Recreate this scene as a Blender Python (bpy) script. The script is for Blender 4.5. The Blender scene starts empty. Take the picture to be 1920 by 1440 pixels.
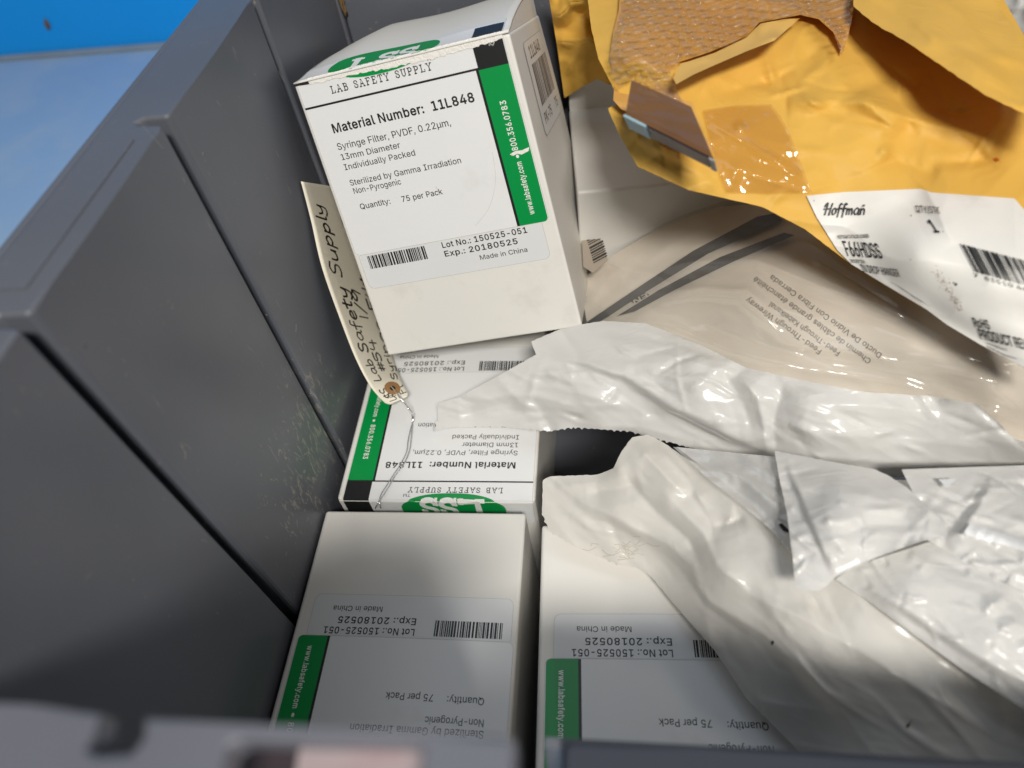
import bpy, bmesh, math, random, json
import numpy as np
from mathutils import Vector, Matrix, noise
from mathutils.geometry import delaunay_2d_cdt

S = bpy.context.scene
COL = S.collection
rnd = random.Random(7)

# ------------------------------------------------------------------ camera
F = 1331.0                                   # focal length in pixels of the 1920 px wide photo
n_ = np.array([190., 1095., 1331.]); n_ /= np.linalg.norm(n_)          # down
l_ = np.array([157., -1643., 1331.]); l_ -= n_ * (l_ @ n_); l_ /= np.linalg.norm(l_)   # away
w_ = np.cross(n_, l_)                                                   # right
CM = np.stack([w_, l_, -n_], 0)              # world <- camera axes (right, down, forward)
CAM = np.array([0., 0., .4])
cam = bpy.data.objects.new('camera', bpy.data.cameras.new('camera'))
COL.objects.link(cam)
R_, D_, Fw = CM[:, 0], CM[:, 1], CM[:, 2]
cam.matrix_world = Matrix(((R_[0], -D_[0], -Fw[0], 0), (R_[1], -D_[1], -Fw[1], 0),
                           (R_[2], -D_[2], -Fw[2], .4), (0, 0, 0, 1)))
cam.data.sensor_width = 36
cam.data.lens = F / 1920 * 36
cam.data.clip_start = .01
cam.data.clip_end = 20
cam.data.dof.use_dof = True
cam.data.dof.focus_distance = .325
cam.data.dof.aperture_fstop = 7.2
S.camera = cam

# ------------------------------------------------------------------ light
world = bpy.data.worlds.new('World'); S.world = world; world.use_nodes = True
bg = world.node_tree.nodes['Background']
bg.inputs[0].default_value = (.86, .93, 1.0, 1); bg.inputs[1].default_value = .10


def lamp(name, loc, target, size, power, col):
    d = bpy.data.lights.new(name, 'AREA'); d.shape = 'RECTANGLE'
    d.size, d.size_y = size; d.energy = power; d.color = col
    o = bpy.data.objects.new(name, d); COL.objects.link(o)
    o.location = loc
    o.rotation_euler = (Vector(target) - Vector(loc)).to_track_quat('-Z', 'Y').to_euler()
    return o


lamp('ceiling_lamp', (.24, -.72, 1.34), (.0, .15, .1), (.36, .20), 24.5, (1.0, .955, .88))
lamp('side_lamp', (.80, .12, 1.10), (.0, .25, .12), (.2, .12), 1.2, (1.0, .90, .76))
lamp('ceiling_panel', (-.35, .95, 2.2), (-.05, .2, .2), (1.5, 1.5), 6.5, (.80, .89, 1.0))
S.view_settings.view_transform = 'Standard'
S.view_settings.look = 'None'
S.view_settings.exposure = 0
S.view_settings.gamma = 1
S.render.engine = 'CYCLES'
S.cycles.use_denoising = True
S.cycles.max_bounces = 10
S.cycles.transparent_max_bounces = 16
S.cycles.caustics_reflective = False
S.cycles.caustics_refractive = False


# ------------------------------------------------------------------ helpers
def P(px, py, z):
    """world point seen at photo pixel (px, py) at height z"""
    r = CM @ np.array([px - 960., py - 720., F])
    return CAM + r * ((z - .4) / r[2])


def Ppl(px, py, axis, val):
    r = CM @ np.array([px - 960., py - 720., F])
    return CAM + r * ((val - CAM[axis]) / r[axis])


def Pv(px, py, z):
    r = np.stack([px - 960., py - 720., np.full(len(px), F)], 1) @ CM.T
    return CAM + r * ((z - .4) / r[:, 2])[:, None]


def srgb(r, g, b):
    return tuple(((c / 255 / 12.92) if c <= 10 else ((c / 255 + .055) / 1.055) ** 2.4) for c in (r, g, b))


def mat(name, col, rough=.5, spec=.5, var=.0, vscale=30., bump=0., bscale=200., bstretch=None, metal=0.,
        coat=0., trans=0., sss=0., col2=None, c2scale=8., c2t=(.5, .7), tl=0., ridged=False):
    m = bpy.data.materials.new(name); m.use_nodes = True
    nt = m.node_tree; b = nt.nodes['Principled BSDF']
    b.inputs['Base Color'].default_value = (*col, 1)
    b.inputs['Roughness'].default_value = rough
    b.inputs['Specular IOR Level'].default_value = spec
    b.inputs['Metallic'].default_value = metal
    b.inputs['Coat Weight'].default_value = coat
    b.inputs['Coat Roughness'].default_value = .12
    b.inputs['Transmission Weight'].default_value = trans
    if sss:
        b.inputs['Subsurface Weight'].default_value = sss
        b.inputs['Subsurface Radius'].default_value = (.004, .0035, .003)
        b.inputs['Subsurface Scale'].default_value = 1
    tc = nt.nodes.new('ShaderNodeTexCoord'); L = nt.links.new
    cur = None
    if var:
        no = nt.nodes.new('ShaderNodeTexNoise'); no.inputs['Scale'].default_value = vscale
        no.inputs['Detail'].default_value = 6
        L(tc.outputs['Object'], no.inputs['Vector'])
        mx = nt.nodes.new('ShaderNodeMix'); mx.data_type = 'RGBA'
        L(no.outputs[0], mx.inputs[0])
        mx.inputs[6].default_value = (*[max(0, c * (1 - var)) for c in col], 1)
        mx.inputs[7].default_value = (*[min(1, c * (1 + var)) for c in col], 1)
        cur = mx.outputs[2]
    if col2:
        no = nt.nodes.new('ShaderNodeTexNoise'); no.inputs['Scale'].default_value = c2scale
        no.inputs['Detail'].default_value = 8; no.inputs['Roughness'].default_value = .65
        L(tc.outputs['Object'], no.inputs['Vector'])
        rp = nt.nodes.new('ShaderNodeMapRange'); rp.inputs[1].default_value, rp.inputs[2].default_value = c2t
        L(no.outputs[0], rp.inputs[0])
        mx = nt.nodes.new('ShaderNodeMix'); mx.data_type = 'RGBA'
        L(rp.outputs[0], mx.inputs[0])
        if cur: L(cur, mx.inputs[6])
        else: mx.inputs[6].default_value = (*col, 1)
        mx.inputs[7].default_value = (*col2, 1)
        cur = mx.outputs[2]
    if cur: L(cur, b.inputs['Base Color'])
    if bump:
        no = nt.nodes.new('ShaderNodeTexNoise'); no.inputs['Scale'].default_value = bscale
        no.inputs['Detail'].default_value = 4
        if ridged:
            no.noise_type = 'RIDGED_MULTIFRACTAL'; no.inputs['Detail'].default_value = 3; no.inputs['Roughness'].default_value = .55
            no.inputs['Distortion'].default_value = .8; no.normalize = True
        if bstretch:
            mp = nt.nodes.new('ShaderNodeMapping'); mp.inputs['Scale'].default_value = bstretch
            L(tc.outputs['Object'], mp.inputs[0]); L(mp.outputs[0], no.inputs['Vector'])
        else:
            L(tc.outputs['Object'], no.inputs['Vector'])
        bp = nt.nodes.new('ShaderNodeBump'); bp.inputs['Strength'].default_value = bump
        bp.inputs['Distance'].default_value = .001
        L(no.outputs[0], bp.inputs['Height']); L(bp.outputs[0], b.inputs['Normal'])
    if tl:
        t = nt.nodes.new('ShaderNodeBsdfTranslucent'); t.inputs[0].default_value = (*col, 1)
        ms = nt.nodes.new('ShaderNodeMixShader'); ms.inputs[0].default_value = tl
        out = nt.nodes['Material Output']
        L(b.outputs[0], ms.inputs[1]); L(t.outputs[0], ms.inputs[2]); L(ms.outputs[0], out.inputs[0])
    return m


def film(name, tint, haze, hazecol, rough=.12, bump=.2, bscale=150., bstretch=None, ior=1.45, graze=.8):
    """thin clear plastic: straight-through film with a fresnel gloss and a little milky haze"""
    m = bpy.data.materials.new(name); m.use_nodes = True
    nt = m.node_tree; L = nt.links.new; N = nt.nodes.new
    nt.nodes.remove(nt.nodes['Principled BSDF']); out = nt.nodes['Material Output']
    tr = N('ShaderNodeBsdfTransparent'); tr.inputs[0].default_value = (*tint, 1)
    df = N('ShaderNodeBsdfDiffuse'); df.inputs[0].default_value = (*hazecol, 1)
    gl = N('ShaderNodeBsdfGlossy'); gl.inputs['Roughness'].default_value = rough
    # Schlick reflectance from the facing angle: the same from both sides of the film
    fr = N('ShaderNodeLayerWeight'); fr.inputs[0].default_value = .5
    pw = N('ShaderNodeMath'); pw.operation = 'POWER'; pw.inputs[1].default_value = 4.
    sc_ = N('ShaderNodeMath'); sc_.operation = 'MULTIPLY_ADD'; sc_.inputs[1].default_value = graze; sc_.inputs[2].default_value = 2 * ((ior - 1) / (ior + 1)) ** 2
    tc = N('ShaderNodeTexCoord'); no = N('ShaderNodeTexNoise'); no.inputs['Scale'].default_value = bscale
    no.inputs['Detail'].default_value = 3
    mp = N('ShaderNodeMapping'); mp.inputs['Scale'].default_value = bstretch or (1, 1, 1)
    L(tc.outputs['Object'], mp.inputs[0]); L(mp.outputs[0], no.inputs['Vector'])
    bp = N('ShaderNodeBump'); bp.inputs['Strength'].default_value = bump; bp.inputs['Distance'].default_value = .001
    L(no.outputs[0], bp.inputs['Height']); L(bp.outputs[0], gl.inputs['Normal'])
    L(fr.outputs['Facing'], pw.inputs[0]); L(pw.outputs[0], sc_.inputs[0])
    a = N('ShaderNodeMixShader'); a.inputs[0].default_value = haze
    b = N('ShaderNodeMixShader')
    L(tr.outputs[0], a.inputs[1]); L(df.outputs[0], a.inputs[2])
    L(sc_.outputs[0], b.inputs[0]); L(a.outputs[0], b.inputs[1]); L(gl.outputs[0], b.inputs[2])
    L(b.outputs[0], out.inputs[0])
    return m


def empty(name, loc, label, cat, group=None):
    o = bpy.data.objects.new(name, None); COL.objects.link(o); o.empty_display_size = .01
    o.location = loc; o['label'] = label; o['category'] = cat
    if group: o['group'] = group
    return o


def tag(o, label, cat, group=None):
    o['label'] = label; o['category'] = cat
    if group: o['group'] = group
    return o


def add(name, me, mats, parent=None, smooth=False, label=None):
    for m in (mats if isinstance(mats, (list, tuple)) else [mats]):
        me.materials.append(m)
    if smooth:
        me.polygons.foreach_set('use_smooth', [True] * len(me.polygons))
    o = bpy.data.objects.new(name, me); COL.objects.link(o)
    if parent:
        o.parent = parent
        o.matrix_parent_inverse = Matrix.Translation(-Vector(parent.location)) if parent.rotation_euler.z == 0 else parent.matrix_basis.inverted()
    if label: o['label'] = label
    return o


def mesh(name, v, f, mi=None):
    me = bpy.data.meshes.new(name); me.from_pydata([tuple(map(float, q)) for q in v], [], [list(map(int, q)) for q in f])
    if mi is not None: me.polygons.foreach_set('material_index', mi)
    me.update(); return me


def from_bm(name, bm):
    bmesh.ops.recalc_face_normals(bm, faces=bm.faces)
    me = bpy.data.meshes.new(name); bm.to_mesh(me); bm.free(); return me


def bm_box(bm, a, b, bev=0., seg=2):
    r = bmesh.ops.create_cube(bm, size=1)
    for v in r['verts']:
        v.co = Vector([a[i] + (v.co[i] + .5) * (b[i] - a[i]) for i in range(3)])
    if bev:
        es = list({e for v in r['verts'] for e in v.link_edges})
        bmesh.ops.bevel(bm, geom=es, offset=bev, segments=seg, affect='EDGES', profile=.5)


def prism(pts, z0, z1, bev=0., seg=2, top_only=True):
    bm = bmesh.new()
    vs = [bm.verts.new((p[0], p[1], z0)) for p in pts]
    f = bm.faces.new(vs)
    r = bmesh.ops.extrude_face_region(bm, geom=[f])
    tv = [g for g in r['geom'] if isinstance(g, bmesh.types.BMVert)]
    for v in tv: v.co.z = z1
    if bev:
        es = [e for e in bm.edges if all(abs(v.co.z - z1) < 1e-7 for v in e.verts)]
        if not top_only: es = list(bm.edges)
        bmesh.ops.bevel(bm, geom=es, offset=bev, segments=seg, affect='EDGES', profile=.5, clamp_overlap=True)
    return bm


# ---- flat printing: 2-D polygons in (u, v, layer) with a material index
_cache = {}
GL = json.loads(r'''{"r":{"*":[891,[396,438,404,650,224,536,176,620,366,718,176,816,224,902,404,787,396,1000,492,1000,484,787,663,902,711,816,522,718,711,620,663,536,484,650,492,438]],",":[369,[74,-235,133,140,269,140,166,-235]],"-":[891,[662,481,662,369,224,369,224,481]],".":[369,[153,-2,104,46,104,115,153,164,222,164,271,115,271,46,222,-2]],"/":[490,[462,1047,140,-150,28,-150,350,1047]],"0":[891,[446,-13,342,2,255,47,186,122,135,223,104,349,104,649,136,776,187,878,256,952,343,998,446,1013,548,998,635,952,704,878,755,776,786,649,786,349,755,223,705,122,636,47,549,2],[446,97,513,109,570,145,649,283,676,499,649,717,570,855,513,891,446,903,377,891,320,855,242,717,215,499,242,283,320,145,377,109]],"1":[891,[150,0,150,107,768,107,768,0],[542,1000,542,0,417,0,411,881,169,703,169,839,390,1000]],"2":[891,[126,0,126,93,611,642,623,780,575,857,440,903,339,880,273,813,250,711,129,711,169,869,281,976,442,1013,601,976,710,875,749,732,702,569,300,111,765,111,765,0]],"3":[891,[341,-5,192,59,102,180,86,259,215,259,249,171,374,103,541,119,618,183,647,285,621,386,540,459,308,487,308,588,566,889,137,889,137,1000,732,1000,732,905,415,547,415,568,518,567,606,542,677,498,762,365,761,202,676,70,523,-4]],"4":[891,[78,207,78,311,485,1000,611,1000,213,319,812,319,812,207],[554,0,554,624,674,624,674,0]],"5":[891,[350,-5,212,64,130,183,117,256,240,256,302,143,435,98,543,127,617,205,644,319,616,435,540,515,378,540,252,483,132,497,189,1000,720,1000,720,889,296,889,268,593,399,651,578,631,678,561,745,454,768,321,725,149,607,30,526,-3]],"6":[891,[357,-3,215,79,135,227,133,392,201,560,496,1000,633,1000,352,587,462,617,621,579,727,471,764,309,723,143,609,28,532,-3],[500,102,587,156,637,251,637,368,587,462,500,515,390,515,302,463,252,370,252,252,302,156,390,102]],"7":[891,[191,0,636,889,122,889,122,1000,768,1000,768,882,324,0]],"8":[891,[350,-4,198,65,113,189,108,327,158,433,300,525,234,554,182,605,149,672,148,820,225,938,361,1005,528,1005,663,938,740,820,739,672,655,554,591,520,690,474,761,384,788,266,777,189,692,65,540,-4],[560,118,635,180,662,272,634,371,556,438,445,462,333,438,255,371,227,272,253,180,329,118,382,102],[539,590,604,650,628,738,605,826,541,884,393,899,312,859,267,785,267,691,312,616,394,574]],"9":[891,[532,1003,674,921,754,773,756,608,688,440,394,0,256,0,537,413,428,383,269,421,163,529,125,691,166,858,280,972,357,1003],[390,898,302,844,253,749,253,632,302,538,390,485,499,485,588,537,637,631,637,748,588,844,500,898]],":":[369,[153,-2,104,46,104,115,153,164,222,164,271,115,271,46,222,-2],[153,539,104,587,104,656,153,705,222,705,271,656,271,587,222,539]],"A":[943,[32,0,396,1000,543,1000,910,0,777,0,456,940,482,940,167,0],[216,279,216,391,727,391,727,279]],"B":[897,[118,0,118,1000,569,991,706,923,774,805,777,677,700,562,619,515,714,483,791,399,821,268,787,131,677,35,485,0],[245,112,581,123,648,157,686,207,692,317,642,399,549,447,245,454],[245,561,520,566,605,608,654,683,649,793,614,843,556,877,245,888]],"C":[1003,[403,2,295,49,205,125,137,227,94,352,79,499,94,647,137,773,205,875,295,951,403,998,599,1008,733,964,840,879,910,758,930,685,803,685,737,812,574,893,438,884,361,850,296,793,246,715,214,617,214,382,246,284,296,207,361,150,439,116,620,118,737,188,803,315,930,315,881,178,791,74,669,9,600,-8]],"D":[987,[189,0,189,112,534,124,625,159,695,216,745,293,785,502,745,709,696,785,628,842,541,876,183,888,183,1000,579,985,693,940,785,868,852,769,894,646,907,502,893,357,852,233,783,134,689,60,571,15],[245,1000,245,0,118,0,118,1000]],"E":[823,[118,0,118,1000,732,1000,732,888,245,888,245,562,699,562,699,450,245,450,245,112,738,112,738,0]],"F":[806,[118,0,118,1000,726,1000,726,888,245,888,245,547,681,547,681,435,245,435,245,0]],"G":[1023,[528,-13,403,2,294,49,204,125,136,227,93,353,79,499,93,647,136,773,203,875,293,951,400,998,597,1008,735,961,842,874,913,755,932,685,802,685,700,839,573,892,436,884,360,850,295,793,246,715,214,617,214,382,246,285,296,207,362,150,440,116,608,113,735,183,806,314,815,398,556,391,556,503,940,503,926,278,886,179,823,97,740,37,641,-1]],"H":[1016,[118,0,118,1000,245,1000,245,568,771,568,771,1000,898,1000,898,0,771,0,771,456,245,456,245,0]],"I":[591,[61,0,61,112,232,112,232,888,61,888,61,1000,530,1000,530,888,359,888,359,112,530,112,530,0]],"K":[917,[205,286,205,425,715,1000,881,1000],[118,0,118,1000,245,1000,245,0],[732,0,369,509,448,608,882,0]],"L":[772,[118,0,118,1000,245,1000,245,112,710,112,710,0]],"M":[1235,[118,0,118,1000,298,1000,632,96,604,96,936,1000,1116,1000,1116,0,991,0,1008,899,672,0,562,0,220,899,234,899,240,0]],"N":[1029,[118,0,118,1000,268,1000,813,108,796,105,784,1000,911,1000,911,0,760,0,211,889,234,892,246,0]],"O":[1048,[525,-13,403,2,296,49,206,125,137,227,94,352,79,499,94,647,137,773,206,875,296,951,403,998,525,1013,647,998,754,951,844,875,912,773,955,647,969,499,955,352,912,227,844,125,754,49,647,2],[610,115,687,149,752,205,803,283,835,382,835,618,803,717,752,795,687,851,610,885,439,885,362,850,297,794,246,716,214,618,214,382,246,284,297,206,362,150,439,115]],"P":[874,[118,0,118,1000,568,990,653,958,719,909,794,769,794,598,719,457,653,407,568,376,215,365,215,477,528,483,626,535,672,627,655,789,584,862,456,889,245,889,245,0]],"Q":[1048,[482,313,615,313,921,-94,788,-94],[525,-13,403,2,296,49,206,125,137,227,94,352,79,499,94,647,137,773,206,875,296,951,403,998,525,1013,647,998,754,951,844,875,912,773,955,647,969,499,955,352,912,227,844,125,754,49,647,2],[610,115,687,149,752,205,803,283,835,382,835,618,803,717,752,795,687,851,610,885,439,885,362,850,297,794,246,716,214,618,214,382,246,284,297,206,362,150,439,115]],"R":[883,[118,0,118,1000,569,990,655,960,721,913,795,777,795,607,721,473,654,427,464,389,189,389,189,501,530,507,627,553,673,637,656,796,585,864,458,889,245,889,245,0],[694,0,452,450,595,450,841,0]],"S":[878,[338,-9,179,61,90,188,75,268,205,268,243,172,327,115,504,102,610,145,671,224,673,317,582,402,251,512,169,568,119,641,102,732,113,811,201,936,353,1005,540,1005,689,936,775,817,788,743,663,743,642,810,594,860,526,891,382,896,285,855,233,783,234,692,333,606,705,467,776,388,803,272,760,125,636,21,546,-8]],"T":[882,[62,888,62,1000,819,1000,819,888,505,888,505,0,379,0,379,888]],"U":[1017,[398,-5,303,30,225,85,166,157,130,243,118,1000,244,1000,252,282,315,172,433,109,585,109,702,172,764,282,772,1000,899,1000,887,243,850,157,792,85,714,30,619,-5]],"V":[943,[401,0,32,1000,166,1000,487,60,461,60,776,1000,910,1000,546,0]],"W":[1349,[305,0,32,1000,162,1000,387,78,372,78,602,1000,746,1000,977,78,960,78,1186,1000,1316,1000,1042,0,895,0,660,934,687,934,625,635,453,0]],"Y":[928,[400,0,400,409,32,1000,179,1000,491,453,440,453,551,677,749,1000,895,1000,527,409,527,0]],"a":[765,[247,-10,134,42,68,144,66,270,114,352,537,477,524,583,432,646,293,634,197,538,81,572,154,680,321,751,517,731,602,675,655,570,662,0,544,0,536,102,423,2],[397,96,488,145,536,226,542,373,230,296,186,244,200,142,292,93]],"b":[834,[389,-10,220,115,220,0,103,0,103,1000,223,1000,232,628,337,733,450,756,538,744,615,709,679,652,757,481,757,261,679,89,616,32,539,-4],[497,101,591,172,639,297,639,447,591,569,497,639,369,640,276,572,228,450,228,294,276,170,370,101]],"c":[778,[312,-4,230,32,161,90,110,167,78,261,78,478,110,572,161,649,230,707,312,744,511,741,637,669,711,544,595,515,505,627,407,648,285,610,213,508,189,368,213,231,285,130,444,94,573,174,598,230,713,201,639,73,512,-1]],"d":[834,[296,-4,219,32,155,89,77,261,77,481,108,575,156,652,220,709,297,744,448,750,611,628,611,1000,731,1000,731,0,615,0,615,115,496,7,446,-10],[465,101,559,170,607,294,607,450,559,572,465,640,337,639,243,569,195,447,195,297,243,172,338,101]],"e":[794,[316,-4,230,32,161,90,109,167,67,367,109,569,159,647,226,706,308,743,464,751,578,709,670,619,723,475,730,333,147,333,147,434,664,434,609,397,585,528,516,617,403,649,288,616,214,530,189,349,217,209,297,121,460,94,561,143,601,207,717,179,659,77,555,9,490,-10]],"f":[499,[448,746,448,643,13,643,13,746],[158,0,166,907,222,993,477,1024,436,924,336,925,285,870,279,0]],"g":[836,[330,-291,162,-216,99,-136,199,-80,303,-173,407,-191,489,-180,555,-148,598,-92,602,134,496,31,383,9,221,52,157,105,108,177,77,268,77,484,157,652,221,709,298,744,448,750,615,627,615,746,732,746,721,-106,689,-177,571,-267,493,-289],[466,124,559,186,608,302,608,454,560,573,466,640,338,639,243,570,195,451,195,305,244,188,339,124]],"h":[806,[223,0,103,0,103,1000,223,1000,223,565,201,565,243,653,299,712,368,745,518,748,631,685,694,560,702,0,582,0,571,540,537,598,483,635,362,641,278,595,230,506]],"i":[328,[103,0,103,746,223,746,223,0],[133,876,87,919,87,981,133,1024,197,1024,242,981,242,919,197,876]],"k":[748,[216,268,216,416,237,416,559,746,708,746],[103,0,103,1000,223,1000,223,0],[578,0,291,365,376,450,732,0]],"l":[372,[198,6,145,40,114,93,103,1000,223,1000,236,122,334,107,355,5]],"m":[1199,[103,0,103,746,220,746,211,581,260,680,384,754,506,747,565,709,631,579,614,579,663,674,801,754,921,752,1025,695,1087,581,1095,0,974,0,963,568,929,615,823,650,703,603,659,486,659,0,539,0,529,567,450,640,350,645,275,604,229,523,223,0]],"n":[805,[223,0,103,0,103,746,219,746,220,565,201,565,243,653,299,712,368,745,518,748,631,685,694,560,702,0,582,0,571,540,537,598,483,635,362,641,278,595,230,506]],"o":[816,[407,-16,312,-4,230,32,161,90,110,167,78,261,78,478,110,572,161,649,230,707,312,744,407,756,504,744,587,707,655,649,706,572,738,478,738,261,706,167,655,90,587,32,504,-4],[476,101,574,174,622,297,622,441,574,565,476,639,340,639,243,565,195,441,195,297,243,174,340,101]],"p":[834,[103,-281,103,746,220,746,220,628,337,733,450,756,538,744,615,709,679,652,757,481,757,261,679,89,616,32,539,-4,389,-10,223,115,223,-281],[497,101,591,172,639,297,639,447,591,569,497,639,369,640,276,572,228,450,228,294,276,170,370,101]],"r":[509,[103,0,103,746,219,746,227,631,300,722,479,754,469,635,313,618,247,557,223,466,223,0]],"s":[717,[285,-10,166,35,89,125,70,185,185,209,244,118,356,89,481,122,527,202,499,267,205,365,142,409,104,467,101,599,170,695,293,749,439,750,548,704,637,570,527,545,477,620,368,654,257,623,213,545,244,478,540,381,602,337,639,280,642,147,570,47,439,-9]],"t":[447,[401,746,401,643,13,643,13,746],[128,926,248,926,253,150,294,104,397,105,419,3,331,-8,245,4,181,42,141,102,128,183]],"u":[806,[288,-2,175,60,111,186,103,746,223,746,235,206,269,147,323,111,444,104,528,151,576,240,582,746,702,746,702,0,586,0,586,181,604,181,562,92,505,33,437,1]],"v":[765,[319,0,34,746,166,746,404,41,362,41,599,746,730,746,445,0]],"w":[1115,[270,0,44,746,171,746,344,81,324,81,495,746,622,746,791,81,769,81,944,746,1070,746,844,0,724,0,544,664,571,664,391,0]],"x":[744,[41,0,337,429,336,336,56,746,197,746,407,405,345,405,554,746,691,746,410,332,410,421,703,0,564,0,340,357,402,357,180,0]],"y":[765,[93,-272,121,-168,231,-165,319,-3,34,746,166,746,404,41,361,41,600,746,730,746,347,-210,230,-281]],"z":[748,[82,0,82,90,499,635,94,635,94,746,654,746,654,650,248,111,666,111,666,0]],"\u00b5":[800,[103,-281,103,746,223,746,230,232,277,142,405,95,496,116,559,181,583,295,583,746,702,746,706,138,741,107,795,103,795,0,689,11,631,43,597,96,585,236,613,236,569,71,405,-11,270,39,202,168,197,236,223,236,223,-281]],"\u00e2":[765,[247,-10,134,42,68,144,66,270,114,352,537,477,524,583,432,646,293,634,197,538,81,572,154,680,321,751,517,731,602,675,655,570,662,0,544,0,536,102,423,2],[397,96,488,145,536,226,542,373,230,296,186,244,200,142,292,93],[275,856,157,861,315,1040,429,1040,587,856,467,856,372,973]],"\u00e9":[794,[316,-4,230,32,161,90,109,167,67,367,109,569,159,647,226,706,308,743,464,751,578,709,670,619,723,475,730,333,147,333,147,434,664,434,609,397,585,528,516,617,403,649,288,616,214,530,189,349,217,209,297,121,460,94,561,143,601,207,717,179,659,77,555,9,490,-10],[348,843,442,1040,576,1040,446,843]],"\u2022":[764,[325,189,230,245,174,340,174,454,230,549,325,604,439,604,534,549,589,454,589,340,534,245,439,189]]},"v":{"1":[809,[181,114,391,114,391,878,165,827,165,950,390,1000,525,1000,525,114,733,114,733,0,181,0]],"I":[809,[135,1000,690,1000,690,886,480,886,480,114,690,114,690,0,135,0,135,114,344,114,344,886,135,886]]}}''')


def fatten(L, w):
    """offset an outline outwards (outer outlines run clockwise, holes the other way)"""
    a = L - np.roll(L, 1, 0); b = np.roll(L, -1, 0) - L
    na = np.c_[-a[:, 1], a[:, 0]] / (np.linalg.norm(a, axis=1)[:, None] + 1e-9); nb = np.c_[-b[:, 1], b[:, 0]] / (np.linalg.norm(b, axis=1)[:, None] + 1e-9)
    m = na + nb
    return L + m * w / np.maximum(1 + (na * nb).sum(1), .35)[:, None]


def fill_outline(loops):
    """triangles of the area the outlines wind around (they may overlap)"""
    pts = [Vector(q) for L in loops for q in L]; ed = []; k0 = 0
    for L in loops:
        ed += [(k0 + i, k0 + (i + 1) % len(L)) for i in range(len(L))]; k0 += len(L)
    rv, _, rf, _, _, _ = delaunay_2d_cdt(pts, ed, [], 0, 1e-3)
    keep = []
    for t in rf:
        c = sum((rv[i] for i in t), Vector((0, 0))) / 3; wn = 0
        for L in loops:
            for a, b in zip(L, np.roll(L, -1, 0)):
                s_ = (b[0] - a[0]) * (c.y - a[1]) - (c.x - a[0]) * (b[1] - a[1])
                if a[1] <= c.y < b[1] and s_ > 0: wn += 1
                elif b[1] <= c.y < a[1] and s_ < 0: wn -= 1
        if wn: keep.append(list(t))
    return rv, keep


def glyphs(txt, bold=0., shear=0., spacing=1., base1=False):
    """triangulated line of lettering from the outline table; capitals are .70 tall"""
    k = (txt, bold, shear, spacing, base1)
    if k not in _cache:
        V, Fc, x = [], [], 0.
        for ch in txt:
            if ch == ' ': x += 400 * spacing; continue
            g = GL['v' if base1 and ch in '1I' else 'r'][ch]
            loops = [fatten(np.array(t, float).reshape(-1, 2), 7 + bold * 1500) for t in g[1:]]
            rv, rf = fill_outline(loops)
            Fc += [[len(V) + i for i in t] for t in rf]
            V += [((x + a + shear * b) * .0007, b * .0007) for a, b in rv]
            x += (g[0] + bold * 1400) * spacing
        _cache[k] = (np.array(V), Fc)
    return _cache[k]



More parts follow.
